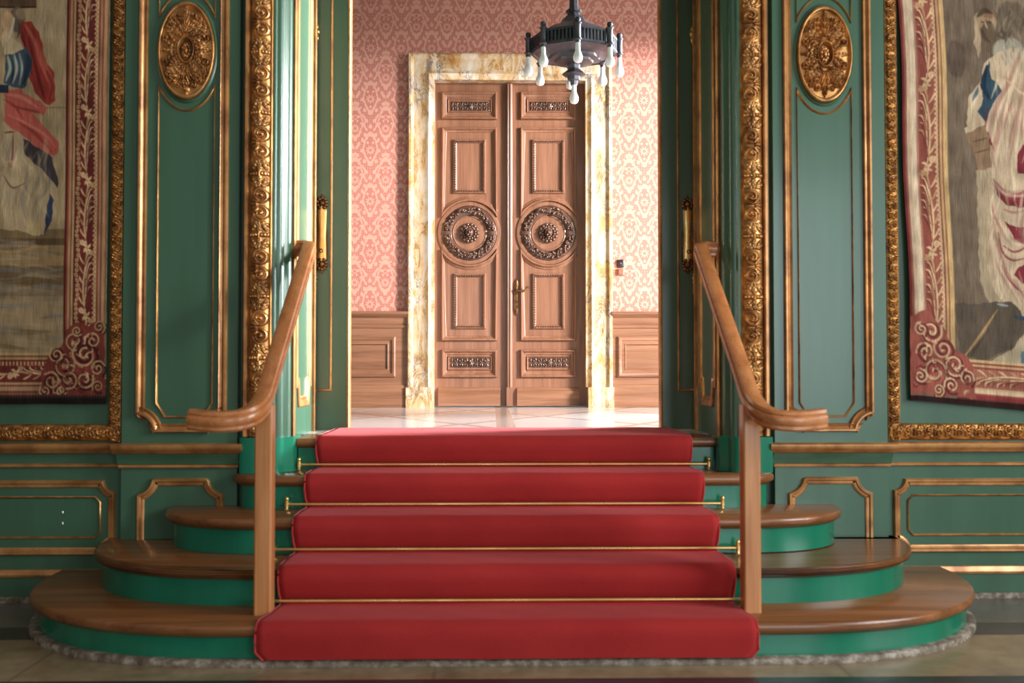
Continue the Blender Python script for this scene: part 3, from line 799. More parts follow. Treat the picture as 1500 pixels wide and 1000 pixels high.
    path = [(1.437,.20),(1.873,.20),(1.873,.548)] + arc(1.885, .640, .088, 255, 190, 7) + [(1.792,.632),(1.526,.632)] + arc(1.425, .640, .088, -10, -75, 7) + [(1.437,.548)]
    MB().mould(path, GB, pl(YP)).build('pedestal_moulding', 'gilt_wood', wall)
    # long low panel of the bay
    r_ = .058
    path = [(1.998,.238+r_)] + arc(1.998, .238, r_, 90, 0, 6) + [(4.2,.238),(4.2,.618)] + arc(1.998, .618, r_, 0, -90, 6)
    MB().mould(path, GB, pl(YB)).build('bay_moulding', 'gilt_wood', wall)
    path = [(2.072,.352),(2.10,.322),(4.1,.322),(4.1,.536),(2.10,.536),(2.072,.506)]
    MB().mould(path, GF, pl(YB)).build('bay_fine_moulding', 'gilt', wall)
    MB().ext_x([(YB+.001,.126),(YB-.018,.128),(YB-.022,.140),(YB-.014,.152),(YB-.010,.164),(YB+.001,.166)], X(1.96), X(4.5)).build('base_moulding', 'gilt_wood', wall)
    MB().box(X(1.957), X(4.5), YB-.010, YB+.001, .03, .126).build('base_board', 'green_wall', wall, 0)
    MB().box(X(1.957), X(4.5), YB-.022, YB+.001, .0005, .03).build('base_stone', 'plinth_stone', wall, 0)
    if s < 0:
        f = MB()
        for py in (750, 766):
            a, z = at(92, py, YB); f.ball((a, YB-.001, z), (.005,.003,.007), 6, 4)
        f.build('paint_chip', 'white_chip', wall)  # two tiny white spots on the left bay
    # ---- carved gilt column
    nx, nz = 34, 1500; z0, z1 = .842, 4.2
    T, Z = np.meshgrid(np.linspace(-1, 1, nx), np.linspace(z0, z1, nz), indexing='ij')
    half = .052; u = T*half; per = .312
    zz = (Z-2.02+.10*0) ; k = np.round(zz/per); w_ = zz-k*per
    us = u
    h = np.zeros_like(u)
    h = np.maximum(h, volute(us, w_, -.010, .046, .043, 2.0, 1, .1)); h = np.maximum(h, volute(us, w_, -.010, -.046, .043, 2.0, -1, .1))
    th = np.arctan2(w_, us+.008); rr = np.hypot(w_, us+.008)
    fan = (.55+.45*np.cos(th*13))*sstep(.055, .046, rr)*sstep(.012, .02, rr)*(np.abs(th) < 1.15)
    h = np.maximum(h, fan)
    for sg in (1, -1):                                     # leaf bundles between the scroll pairs
        for ang, bx, L_, W_ in ((90,0,.075,.016),(62,.012,.06,.013),(118,-.012,.06,.013),(40,.02,.045,.010),(140,-.02,.045,.010)):
            h = np.maximum(h, leaf(us, sg*w_, bx, .088, ang if True else 0, L_, W_, 3))
    wm = np.minimum(np.abs(w_-per/2), np.abs(w_+per/2))
    h = np.maximum(h, .9*sstep(.012, .004, wm)*(.7+.3*np.cos(us*420)))
    h = h*sstep(1, .9, np.abs(T))
    prof = .040*np.sqrt(np.clip(1-(T*.96)**2, 0, 1))
    Yc = 5.098-prof-.019*h
    side_lab = 'left' if s < 0 else 'right'
    V = np.stack([X(1.262)+s*T*half, Yc, Z], -1)
    col = empty('carved_column', (X(1.262), 5.1, .84))
    tag(col, f'tall gilded column carved with scrolls and shells, {side_lab} of the opening', 'column', 'gilded carved columns beside the opening')
    link('shaft', mesh_np('shaft', V, grid_quads(nx, nz)), 'gilt_carved', col)
    MB().ext_z([(X(1.318),5.148),(X(1.318),5.07),(X(1.324),5.062),(X(1.336),5.062),(X(1.344),5.072),(X(1.344),5.148)], .842, 4.2).build('edge_bead', 'gilt_wood', col)
    MB().ext_z([(X(1.210),5.148),(X(1.212),5.082),(X(1.206),5.076),(X(1.200),5.08),(X(1.199),5.088),(X(1.2055),5.092),(X(1.2055),5.148)], .842, 4.2).build('edge_bead', 'gilt', col)
    MB().box(X(1.21), X(1.318), 5.098, 5.148, .842, 4.2).build('backing', 'gilt', col, 0)
    # ---- carved medallion
    a_, b__ = .1445, .253
    nr, nt_ = 130, 360
    rr, tt = np.meshgrid(np.linspace(0, 1, nr), np.linspace(0, 2*PI, nt_), indexing='ij')
    x = rr*a_*np.cos(tt); z = rr*b__*np.sin(tt)
    h = np.zeros_like(x); ax, az = np.abs(x), np.abs(z)
    for args in ((0,.088,90,.140,.030,4),(.012,.085,66,.105,.022,4,-.15),(.026,.08,45,.085,.017,4,-.3),(.03,.066,72,.10,.016,4,-.4),(.045,.0,0,.080,.018,4),(.045,.012,22,.078,.016,4,.2),(.04,.03,40,.075,.015,4,.25),(.05,.075,58,.09,.020,4,-.35),(.06,.12,50,.06,.016,3,.4),(.088,.085,70,.06,.014,3,.3)):
        h = np.maximum(h, leaf(ax, az, *args))
    for (cx_, cz_, r_, hd) in ((.062,.135,.024,1),(.098,.062,.022,-1),(.040,.178,.017,-1),(.030,.078,.018,1)):
        h = np.maximum(h, volute(ax, az, cx_, cz_, r_, 1.4, hd)*.85)
    core = np.hypot(x/.036, z/.058)
    h = h*sstep(1.0, 1.15, core)
    field = .006 + .012*(1-rr**2)
    Hh = field + .034*h*sstep(.93, .86, rr)
    Hh = np.maximum(Hh, .020*np.exp(-((core-1.12)/.12)**2)+field*.9)
    Hh = np.where(core < 1, np.minimum(Hh, .004+.02*sstep(.75, 1.1, core)), Hh)
    Hh = np.where(rr > .9, .016+.012*np.sqrt(np.clip(1-((rr-.95)/.05)**2, 0, 1)), Hh)
    Hh = np.where(rr > .995, 0.0, Hh)
    med = empty('gilt_medallion', (X(mc[0]), YP, mc[1])); 
    tag(med, f'gilded oval medallion carved with leaves on the {side_lab} green pilaster', 'medallion', 'gilded oval medallions on the pilasters')
    link('carved_leaves', mesh_np('carved_leaves', np.stack([X(mc[0])+x, YP-.001-Hh, mc[1]+z], -1), grid_quads(nr, nt_)), 'gilt_carved', med)
    rb = MB()
    for j in range(9):
        t = 2*PI*j/9; rb.ball((X(mc[0])+.017*math.cos(t), YP-.018, mc[1]+.030*math.sin(t)), (.0085,.009,.012), 8, 5)
    rb.ball((X(mc[0]), YP-.024, mc[1]), (.010,.012,.02), 10, 6); rb.build('rosette', 'gilt_carved', med, 60)
    # ---- gilt tapestry frame (two posts would lie beyond the photograph's edge: the near post and the bottom rail)
    fx = (1.966+2.034)/2; fw = .034
    fr_ = empty('gilded_surround', (X(2.6), YB, .81)); tag(fr_, f'carved gilded frame around the {side_lab} tapestry', 'frame', 'gilded tapestry frames')
    nx, nz = 22, 1500
    T, Z = np.meshgrid(np.linspace(-1, 1, nx), np.linspace(.815, 4.1, nz), indexing='ij')
    def frame_relief(T, A, wd):
        u = T*wd; pr_ = .046; k = np.round(A/pr_); w2 = A-k*pr_
        alt = np.where(k % 2 == 0, 1., -1.); h = np.zeros_like(u)
        h = np.maximum(h, volute(u*alt, w2, .006, 0, .017, 1.5, 1))
        h = np.maximum(h, leaf(u*alt, w2, -.006, -.020, 100, .042, .009, 3, .3))
        h = np.maximum(h, leaf(u*alt, w2, -.019, -.010, 75, .030, .007, 3, .3))
        h = np.maximum(h, leaf(u*alt, w2, .022, .010, 120, .026, .007, 3))
        h = h + .35*np.sin(A*430+np.sin(T*9+A*31)*2)*np.sin(T*17+A*57)
        e = .75*np.cos(A*2*PI/.0155)**2*sstep(.80, .86, np.abs(T))*sstep(.99, .93, np.abs(T))
        return np.maximum(h*sstep(.84, .74, np.abs(T)), e)
    bodyp = lambda T: .012+.018*np.sqrt(np.clip(1-T**2, 0, 1))
    h = frame_relief(T, Z, fw)
    Yc = YB-np.where(np.abs(T) > .995, .0, bodyp(T)+.016*h)
    link('frame_post', mesh_np('frame_post', np.stack([X(fx)+s*T*fw, Yc, Z], -1), grid_quads(nx, nz)), 'gilt_frame', fr_)
    nx, nz = 900, 26; zc_, zw = .860, .043
    A, T = np.meshgrid(np.linspace(1.97, 4.2, nx), np.linspace(-1, 1, nz), indexing='ij')
    pr_ = .105; k = np.round(A/pr_); w2 = A-k*pr_; u = T*zw; h = np.zeros_like(u)
    h = np.maximum(h, volute(w2, u, .022, -.008, .026, 1.7, 1)); h = np.maximum(h, volute(w2, u, -.03, .008, .024, 1.6, -1))
    for args in ((-.05,-.02,20,.06,.014,4,.5),(-.02,.025,-15,.055,.012,4,-.3),(.02,.022,10,.04,.012,3),(-.02,-.028,5,.04,.010,3),(.035,.0,60,.03,.010,3)):
        h = np.maximum(h, leaf(w2, u, *args))
    Yc = YB-np.where(np.abs(T) > .995, .0, bodyp(T)+.018*h*sstep(.95, .85, np.abs(T)))
    link('frame_rail', mesh_np('frame_rail', np.stack([X(0)+s*A, Yc, zc_+u], -1), grid_quads(nx, nz)), 'gilt_frame', fr_)
    # ---- pocket door leaf standing half drawn in the opening
    YL = 5.93
    lf = empty('pocket_door', (X(1.05), YL, ZU)); tag(lf, f'green painted sliding door leaf with gilt line and long lock plate, {side_lab} of the opening', 'sliding door', 'green pocket doors of the opening')
    MB().box(X(.940), X(1.215), YL, YL+.055, ZU+.002, 3.61).build('leaf_board', 'green_leaf', lf, 0)
    MB().ext_z([(X(.9405),YL-.004),(X(.930),YL-.006),(X(.924),YL+.004),(X(.924),YL+.02),(X(.931),YL+.026),(X(.924),YL+.032),(X(.924),YL+.056),(X(.9405),YL+.06)], ZU+.002, 3.61).build('edge_moulding', 'gilt_wood', lf, 40)
    fl = lambda a, b_, h: (X(a), YL-h, b_)
    MB().mould([(1.030,1.052),(1.20,1.052),(1.20,3.55),(1.030,3.55)], [(0,0),(0,.006),(.004,.009),(.011,.006),(.014,0)], fl).build('panel_moulding', 'gilt_wood', lf)
    # lock plate: bowed brass shield with bronze leaf cartouches
    pc, zc0, zc1 = 1.092, 1.76, 2.205
    pl_ = MB(); rings = []
    for i in range(29):
        t = i/28; z = zc0+.05+(zc1-zc0-.10)*t
        wv = .026*(1+.12*math.cos(2*PI*t))*min(1, .35+9*min(t, 1-t))
        rings.append([fl(pc+wv*q, z, .003+.010*math.sqrt(max(0, 1-q*q*.9))) for q in (-1,-.7,-.35,0,.35,.7,1)])
    pl_.rings(rings, caps=False, closed=False)
    lp = pl_.build('lock_plate', 'brass', lf)
    b = MB()
    for zc2, sg in ((zc1-.035, 1), (zc0+.045, -1)):
        for j in range(9):
            t = R(90*sg + (j-4)*38)
            b.ball(fl(pc+.026*math.cos(t), zc2+.030*math.sin(t), .008), (.013,.009,.013), 8, 5)
        b.ball(fl(pc, zc2, .012), (.018,.014,.020), 10, 6)
        b.ball(fl(pc, zc2+sg*.042, .006), (.008,.007,.014), 7, 5)
    for q in (-1, 1):
        for i in range(12): b.ball(fl(pc+q*.031, zc0+.08+(zc1-zc0-.16)*i/11*.55, .006), (.006,.006,.012), 6, 4)
    b.build('cartouche', 'bronze', lp)
    if True:
        kx = pc+.004
        MB().lathe([(.012,0),(.012,-.005),(.006,-.007)], 14, (0,0,0), 1).v
        k_ = MB(); k_.rings([[fl(kx+r0*math.cos(2*PI*i/14), 1.885+r0*math.sin(2*PI*i/14), h) for i in range(14)] for r0, h in ((.013,.010),(.013,.019),(.008,.021),(.006,.012))]); k_.build('keyhole', 'bronze', lp)
    d_ = MB()
    for zz_, rx, rz_ in ((1.745,.010,.012),(1.725,.014,.014),(1.70,.011,.018),(1.675,.009,.014),(1.655,.011,.012),(1.638,.012,.008)):
        d_.ball(fl(1.128, zz_, .022), (rx, rx, rz_), 10, 6)
    d_.tube([fl(1.128, 1.752, 0), fl(1.128, 1.752, .022)], .006).build('drop_handle', 'brass', lf)
    d_ = MB()
    for zz_, rx, rz_, dx_ in ((3.225,.012,.020,.0),(3.195,.016,.022,-.004),(3.16,.011,.022,-.002),(3.13,.009,.016,.004),(3.108,.011,.010,.006)):
        d_.ball(fl(1.125+dx_, zz_, .018), (rx, rx, rz_), 10, 6)
    d_.tube([fl(1.128, 3.2, 0), fl(1.128, 3.2, .02)], .006).build('latch_hook', 'brass', lf)
    return wall
build_side(-1); build_side(1)
# wall above the opening
o = MB().box(-1.18, 1.20, 5.18, 6.1, 3.62, 5.3).build('wall_lintel', 'green_wall', smooth=0); tag(o, kind='structure')

# ------------------------------------------------------------------ tapestries: woven picture on a fine grid
class Canvas:
    def __init__(s, x0, x1, y0, y1, res, base, seed):
        s.nx, s.ny = int((x1-x0)*res), int((y1-y0)*res)
        s.X, s.Y = np.meshgrid(np.linspace(x0, x1, s.nx), np.linspace(y0, y1, s.ny), indexing='ij')
        s.C = np.empty((s.nx, s.ny, 3)); s.C[:] = base
        s.rg = np.random.RandomState(seed)
        s.WX = s.X + 1.1*np.sin(s.Y*.11+s.X*.07) + .7*np.sin(s.Y*.31+1.7) ; s.WY = s.Y + 1.1*np.sin(s.X*.13+s.Y*.05) + .7*np.sin(s.X*.37)
    def put(s, m, c, a=1.):
        m = np.clip(m*a, 0, 1)[..., None]; s.C = s.C*(1-m) + np.asarray(c, float)*m
    def poly(s, P, c, a=1., soft=0):
        inside = np.zeros(s.X.shape, bool); n = len(P)
        for i in range(n):
            (xa, ya), (xb, yb) = P[i], P[(i+1) % n]
            if ya == yb: continue
            cond = ((ya > s.WY) != (yb > s.WY)) & (s.WX < (xb-xa)*(s.WY-ya)/(yb-ya)+xa)
            inside ^= cond
        s.put(inside.astype(float), c, a)
    def ell(s, cx_, cy_, rx, ry, c, a=1.):
        s.put(sstep(1.12, .92, np.hypot((s.WX-cx_)/rx, (s.WY-cy_)/ry)), c, a)
    def stroke(s, P, wd, c, a=1., taper=True, soft=.5):
        P = catmull([(p[0], p[1], 0) for p in P], 6); n = len(P)
        xs = [p.x for p in P]; ys = [p.y for p in P]
        sx = (s.X[:, 0] > min(xs)-wd-4) & (s.X[:, 0] < max(xs)+wd+4); sy = (s.Y[0] > min(ys)-wd-4) & (s.Y[0] < max(ys)+wd+4)
        if not sx.any() or not sy.any(): return
        i0, i1 = np.argmax(sx), len(sx)-np.argmax(sx[::-1]); j0, j1 = np.argmax(sy), len(sy)-np.argmax(sy[::-1])
        X, Y = s.X[i0:i1, j0:j1], s.Y[i0:i1, j0:j1]; m = np.zeros(X.shape)
        for i in range(n-1):
            a_, b_ = P[i], P[i+1]; dx, dy = b_.x-a_.x, b_.y-a_.y; L2 = dx*dx+dy*dy+1e-9
            t = np.clip(((X-a_.x)*dx+(Y-a_.y)*dy)/L2, 0, 1)
            d = np.hypot(X-a_.x-t*dx, Y-a_.y-t*dy); f = (i+t)/(n-1)
            w = wd*(np.sin(PI*np.clip(.12+f*.8, 0, 1)) if taper else 1.)
            m = np.maximum(m, sstep(w+soft, w-soft, d))
        mm = (m*a)[..., None]; s.C[i0:i1, j0:j1] = s.C[i0:i1, j0:j1]*(1-mm)+np.asarray(c, float)*mm
    def spiral(s, cx_, cy_, r, hand, wd, c, turns=1.4, ph=0., a=1.):
        s.stroke([(cx_+r*(1-t*.85)*math.cos(hand*2*PI*turns*t+ph), cy_+r*(1-t*.85)*math.sin(hand*2*PI*turns*t+ph)) for t in np.linspace(0, 1, 12)], wd, c, a, False)
    def rect(s, x0, x1, y0, y1, c, a=1.):
        s.put(((s.X >= x0) & (s.X < x1) & (s.Y >= y0) & (s.Y < y1)).astype(float), c, a)
    def acanthus(s, x0, x1, ya, yb, flip, light, mid, dark, vertical=True):
        """a running leaf scroll between two edges"""
        L_ = x1-x0; per = L_*4.1; n = int((yb-ya)/per)+2
        def P(u, v): return (x0+u*L_ if not flip else x1-u*L_, v) if vertical else (v, x0+u*L_ if not flip else x1-u*L_)
        rg_ = random.Random(int(x0)); hand = -1 if flip else 1
        for k in range(int((yb-ya)/3.2)):                  # dark hatching of the ground
            v = ya+k*3.2; s.stroke([P(.5, v+2), P(.95, v-1)], .9, dark, .8)
        for i in range(n):
            v0 = ya+i*per
            # stem
            s.stroke([P(.50, v0+per), P(.36, v0+per*.80), P(.34, v0+per*.55), P(.48, v0+per*.26), P(.52, v0+per*.02)], L_*.06, light)
            s.stroke([P(.55, v0+per), P(.42, v0+per*.80), P(.40, v0+per*.55), P(.53, v0+per*.26)], L_*.03, dark, .8)
            # long blades sweeping off the stem
            for j in range(7):
                f = j/6; vb = v0+per*(.90-.62*f); Lb = per*(.30-.10*f); ub = .42+.06*math.sin(f*3)
                tip = .92-.10*(j % 2)
                s.stroke([P(ub+.02, vb+2.2), P(ub+.10, vb-Lb*.45+2.2), P((ub+tip)/2+.03, vb-Lb*.85+2.4), P(tip, vb-Lb+3.)], L_*.05, dark, .9)
                s.stroke([P(ub, vb), P(ub+.06, vb-Lb*.5), P((ub+tip)/2, vb-Lb*.92), P(tip, vb-Lb)], L_*.052, light if j % 3 else mid)
            for j in range(5):
                f = j/4; vb = v0+per*(.88-.6*f)
                s.stroke([P(.38, vb), P(.24, vb-per*.04), P(.10, vb-per*.10), P(.08, vb-per*.13)], L_*.045, mid if j % 2 else light)
            s.spiral(*P(.22, v0+per*.95), L_*.18, hand, L_*.045, light); s.spiral(*P(.80, v0+per*.12), L_*.13, -hand, L_*.04, mid)
            # tied bow
            for q in (-.6, .5, 2.2, 3.6, 1.4):
                c_ = P(.50, v0+per*.03); s.stroke([c_, (c_[0]+L_*.14*math.cos(q+.3), c_[1]+L_*.2*math.sin(q+.3)), (c_[0]+L_*.30*math.cos(q), c_[1]+L_*.36*math.sin(q))], L_*.07, light)
            s.ell(*P(.50, v0+per*.03), L_*.08, L_*.08, mid)
def weave_object(name, cv, px_x, px_z, y0, gain, shear, label, s):
    C = cv.C/255.; C = np.where(C <= .04045, C/12.92, ((C+.055)/1.055)**2.4)*gain
    rgx = cv.rg.rand(cv.nx, cv.ny)
    mot = np.zeros((cv.nx, cv.ny))
    for k in range(26):                                    # uneven dye and wear of the wool
        a_ = cv.rg.uniform(0, 6.28); f_ = cv.rg.uniform(.02, .35); q_ = cv.rg.uniform(0, 6.28)
        mot += np.sin(cv.X*f_*math.cos(a_)*1.4+cv.Y*f_*math.sin(a_)*.6+q_+1.5*np.sin(cv.Y*.05+k))/26**.5
    C = C*(1+.13*mot)[..., None]
    for k in range(2):                                     # blend the neighbouring threads
        C[1:-1, 1:-1] = .5*C[1:-1, 1:-1]+.125*(C[2:, 1:-1]+C[:-2, 1:-1]+C[1:-1, 2:]+C[1:-1, :-2])
    C = np.clip(C*(.90+.2*rgx[..., None]), 0, 1)
    X = px_x(cv.X + shear(cv.X, cv.Y)); Z = px_z(cv.Y + (np.clip(cv.X-1325, 0, 400)*.085*np.clip(cv.Y/580, 0, 1) if s > 0 else 0))
    Yw = y0 - .006*np.sin(X*9.+Z*.8) - .004*np.sin(Z*5.3+X*3) - .003*np.sin(X*23+Z*2)
    n = cv.nx*cv.ny
    V = np.concatenate([np.stack([X, Yw, Z], -1).reshape(-1, 3), np.stack([X, Yw+.008, Z], -1).reshape(-1, 3)[0:0]])
    Q = grid_quads(cv.nx, cv.ny)
    # border strip giving the cloth its thickness
    idx = np.concatenate([np.arange(cv.ny), np.arange(1, cv.nx)*cv.ny+cv.ny-1, (cv.nx-1)*cv.ny+np.arange(cv.ny-2, -1, -1), np.arange(cv.nx-2, 0, -1)*cv.ny])
    bk = V[idx]+np.array([0, .010, 0]); m_ = len(idx)
    k = np.arange(m_); kn = (k+1) % m_
    Qb = np.stack([idx[k], n+k, n+kn, idx[kn]], -1)
    me = mesh_np(name, np.concatenate([V, bk]), np.concatenate([Q, Qb]))
    at_ = me.color_attributes.new('Col', 'FLOAT_COLOR', 'POINT')
    col = np.ones((n+m_, 4), np.float32); col[:n, :3] = C.reshape(-1, 3); col[n:, :3] = C.reshape(-1, 3)[idx]*.6
    at_.data.foreach_set('color', col.ravel())
    o = link(name, me, 'weave'); tag(o, label, 'tapestry', 'woven tapestries on the wall')
    return o
# left tapestry ----------------------------------------------------
cv = Canvas(-70, 160, -130, 591, 1.5, (134,114,84), 1)
rg = random.Random(11)
for i in range(150):                                       # weft variation of the ground
    y = rg.uniform(-130, 520); x = rg.uniform(-70, 92); cv.stroke([(x, y), (x+rg.uniform(-3,3), y+rg.uniform(15,50)), (x+rg.uniform(-3,3), y+rg.uniform(50,90))], rg.uniform(2, 6), rg.choice([(150,130,98),(118,98,70),(140,118,84)]), .35)
cv.rect(-70, 48, -130, 15, (78,58,42)); cv.rect(-70, 48, 13, 16, (48,34,26))
cv.rect(62, 98, 161, 163, (100,84,60), .8); cv.rect(50, 98, -130, 60, (140,122,94), .5)
# ground
for (ya, yb, c) in ((338,352,(96,76,50)),(352,362,(66,50,34)),(362,392,(118,94,62)),(392,420,(84,66,44)),(420,436,(104,84,58)),(436,525,(126,106,78))):
    cv.rect(-70, 95, ya, yb, c, .85)
for i in range(60):
    y = rg.uniform(345, 515); x = rg.uniform(-70, 70); cv.stroke([(x, y), (x+25, y+rg.uniform(-4,4)), (x+60, y+rg.uniform(-6,6))], rg.uniform(1.5, 4), rg.choice([(88,70,48),(140,120,90),(110,96,76),(104,104,100)]), .45)
# figure: hair, face, veil
cv.ell(18, 32, 11, 18, (92,76,58)); cv.ell(22, 24, 7, 8, (116,98,76)); cv.ell(3, 36, 9, 14, (160,128,94)); cv.ell(4, 60, 10, 14, (160,134,100))
cv.stroke([(13,30),(10,45),(6,62)], 2.2, (178,166,140)); cv.stroke([(18,34),(22,46),(18,60)], 2, (68,62,60))
cv.poly([(0,62),(14,58),(24,70),(30,84),(0,92)], (160,140,108))
# red cloak
cv.poly([(25,34),(42,37),(52,52),(60,76),(66,98),(76,112),(80,136),(78,150),(70,158),(58,152),(44,136),(36,112),(32,88),(26,66),(22,48)], (118,44,36))
for P, w_, c in (([(30,40),(46,66),(56,96),(68,124)],3.2,(160,84,66)),([(36,60),(46,96),(56,130),(62,148)],2.6,(76,26,24)),([(50,62),(60,92),(72,120),(74,148)],2.4,(146,70,56)),([(26,52),(34,84),(44,118)],2.2,(78,28,26)),([(66,108),(74,130),(70,152)],2,(84,30,28))): cv.stroke(P, w_, c, .8, True, 1.6)
cv.poly([(0,138),(22,134),(44,148),(67,160),(58,172),(42,170),(66,192),(83,212),(84,226),(74,233),(58,228),(42,216),(20,200),(0,180)], (150,74,62))
for P, w_, c in (([(4,142),(26,146),(52,162)],3,(176,106,88)),([(10,158),(34,164),(54,168)],2,(104,42,38)),([(14,176),(44,196),(74,226)],3.4,(118,48,42)),([(6,172),(36,186),(64,202),(80,220)],2.2,(172,100,84)),([(0,150),(16,160),(28,178)],2,(112,46,40))): cv.stroke(P, w_, c, .8, True, 1.6)
# blue bodice
cv.poly([(0,84),(20,80),(32,74),(43,92),(42,106),(32,128),(22,134),(6,130),(0,126)], (54,64,70))
for P, w_, c in (([(4,86),(8,104),(2,122)],2.6,(172,172,150)),([(14,84),(18,104),(12,126)],2.2,(170,168,146)),([(22,82),(26,104),(22,128)],1.8,(150,152,140)),([(34,84),(37,100),(28,126)],4.4,(28,36,46)),([(10,92),(13,110),(8,126)],1.6,(30,38,48)),([(30,82),(31,102),(25,122)],1.6,(34,44,52))): cv.stroke(P, w_, c, .8, True, 1.6)
cv.rect(-70, 6, 128, 140, (36,40,50))
# lower dress
cv.poly([(0,182),(18,196),(44,214),(62,232),(76,252),(84,276),(80,316),(62,346),(30,342),(0,338)], (144,124,94))
cv.poly([(28,206),(52,218),(74,236),(84,262),(82,278),(70,262),(48,244),(32,230)], (54,46,46))
cv.poly([(70,286),(78,296),(76,326),(62,346),(66,320)], (46,50,64)); cv.poly([(38,322),(62,330),(56,348),(36,344)], (150,128,90))
for i in range(46):
    x = rg.uniform(0, 72); y = rg.uniform(200, 300); cv.stroke([(x, y), (x+rg.uniform(-10,6), y+18), (x+rg.uniform(-14,10), y+40)], rg.uniform(.8, 2.4), rg.choice([(176,158,126),(108,92,72),(120,118,112),(164,140,104),(92,88,82)]), .42, True, 2.2)
cv.stroke([(0,198),(16,196)], 1.2, (92,36,32)); cv.stroke([(14,197),(13,220),(12,240),(10,248)], 1., (110,36,32)); cv.ell(11, 246, 3, 4, (120,60,46))
cv.poly([(2,240),(16,238),(30,262),(34,270),(24,278),(6,276)], (160,138,102), .6); cv.stroke([(0,260),(14,278),(34,270)], 1.4, (98,78,56))
# figured border
def stripes(L, axis, lo, hi):
    for a, b_, c in L:
        if axis == 0: cv.rect(a, b_, lo, hi, c)
        else: cv.rect(lo, hi, a, b_, c)
BL = [(95,98,(66,28,24)),(98,101,(124,58,46)),(101,104,(142,112,78)),(104,106,(98,52,40)),(106,109,(150,122,86)),(109,112,(78,36,30)),(112,142,(92,38,32)),(142,144,(158,126,90)),(144,147,(104,52,42)),(147,150,(136,100,70)),(150,152,(98,48,40)),(152,157,(150,112,80)),(157,160,(110,80,58))]
stripes(BL, 0, -130, 560)
for i in range(95):
    y = -128+i*7; cv.ell(115, y, 2.6, 2.9, (158,128,90)); cv.ell(115, y, 1.1, 1.2, (100,50,40)); cv.stroke([(139,y),(142.5,y+2.5),(139.5,y+6)], 1.0, (172,140,102), 1, False)
cv.acanthus(117, 141, -130, 500, False, (182,152,112), (156,122,84), (70,28,26))
BB = [(517,521,(150,122,84)),(521,523,(84,40,34)),(523,527,(138,106,72)),(527,530,(84,36,30)),(530,558,(94,40,34)),(558,560,(90,40,34)),(560,563,(150,118,84)),(563,566,(100,54,44)),(566,572,(142,108,78)),(572,576,(98,52,44)),(576,580,(120,86,62))]
stripes(BB, 1, -70, 96)
for i in range(30):
    x = -68+i*5.4; cv.rect(x, x+2.2, 530, 536, (158,126,90))
cv.acanthus(534, 557, -75, 70, True, (178,148,108), (150,118,82), (70,28,26), False)
cv.poly([(60,580),(62,545),(72,520),(92,508),(98,486),(112,474),(132,478),(146,470),(157,480),(160,580)], (100,46,38))
for (x, y, r_, h, w_) in ((112,500,16,1,2.2),(128,520,20,-1,2.4),(96,535,18,1,2.2),(84,520,12,-1,1.8),(140,500,13,1,1.8),(150,480,10,-1,1.8),(104,556,14,-1,2.),(76,558,14,1,2.),(128,556,14,1,2.),(148,540,12,-1,1.8),(148,566,9,1,1.6),(66,572,9,-1,1.5),(116,486,8,1,1.5),(92,572,8,1,1.5)):
    cv.spiral(x+1.5, y+1.5, r_, h, w_, (58,26,24), 1.5, 1.); cv.spiral(x, y, r_, h, w_*.62, rg.choice([(164,132,96),(146,114,80),(156,124,90)]), 1.5, rg.uniform(0, 6))
for i in range(70):
    x, y = rg.uniform(66, 157), rg.uniform(488, 576)
    if x+(y-488) < 130: continue
    a = rg.uniform(0, 6); cv.stroke([(x, y), (x+5*math.cos(a), y+5*math.sin(a)), (x+9*math.cos(a+.8), y+9*math.sin(a+.8))], rg.uniform(.8, 1.6), rg.choice([(176,146,106),(150,116,82),(120,54,46),(80,34,32)]), .9)
cv.rect(-70, 165, 579, 600, (26,20,18)); cv.rect(-70, 165, 577, 579, (70,40,32))
for i in range(60): cv.stroke([(-70+i*4, 577), (-70+i*4+1, 583)], 1, (90,60,44), .6)
weave_object('tapestry', cv, lambda px: -2.032+(px-160)/300.5, lambda py: 1.04-(py-581.5)/283.5, 5.108, 1.75, lambda X, Y: 0*X,
             'left wall tapestry, figure in a red cloak and blue bodice, inside its gilded frame', -1)
# right tapestry ---------------------------------------------------
cv = Canvas(1313, 1580, -130, 584, 1.5, (104,88,72), 5)
for i in range(220):
    y = rg.uniform(-130, 520); x = rg.uniform(1383, 1580); cv.stroke([(x, y), (x+rg.uniform(-3,3), y+18), (x+rg.uniform(-3,3), y+45)], rg.uniform(1.5, 4), rg.choice([(120,100,80),(88,72,58),(110,92,72),(96,80,66)]), .4)
cv.rect(1466, 1580, -130, 60, (128,110,88), .6)
cv.ell(1400, 84, 16, 26, (78,64,54), .7)
# second man's head and beard, then the main robed figure
cv.ell(1446, 34, 16, 22, (150,124,96)); cv.ell(1450, 52, 12, 22, (96,80,62)); cv.ell(1452, 20, 9, 6, (130,92,70), .7); cv.ell(1486, 26, 22, 26, (96,82,66)); cv.poly([(1432,20),(1440,60),(1436,84),(1428,60)], (158,134,108))
cv.ell(1480, 72, 24, 18, (150,140,120))
cv.poly([(1440,90),(1462,74),(1500,66),(1580,60),(1580,560),(1500,500),(1478,452),(1446,420),(1430,360),(1428,300),(1446,250),(1440,215),(1442,180),(1420,188),(1412,176),(1420,136),(1436,118)], (176,152,124))
cv.poly([(1448,86),(1436,120),(1440,140),(1430,160),(1444,178),(1452,150),(1466,132),(1462,118),(1452,112)], (50,68,78))
cv.stroke([(1446,94),(1440,122),(1448,142)], 4, (34,48,60)); cv.stroke([(1424,146),(1432,126)], 3, (84,98,104)); cv.stroke([(1418,176),(1424,150),(1438,130)], 2.2, (190,170,134))
CR, PK = (104,34,42), (150,96,88)
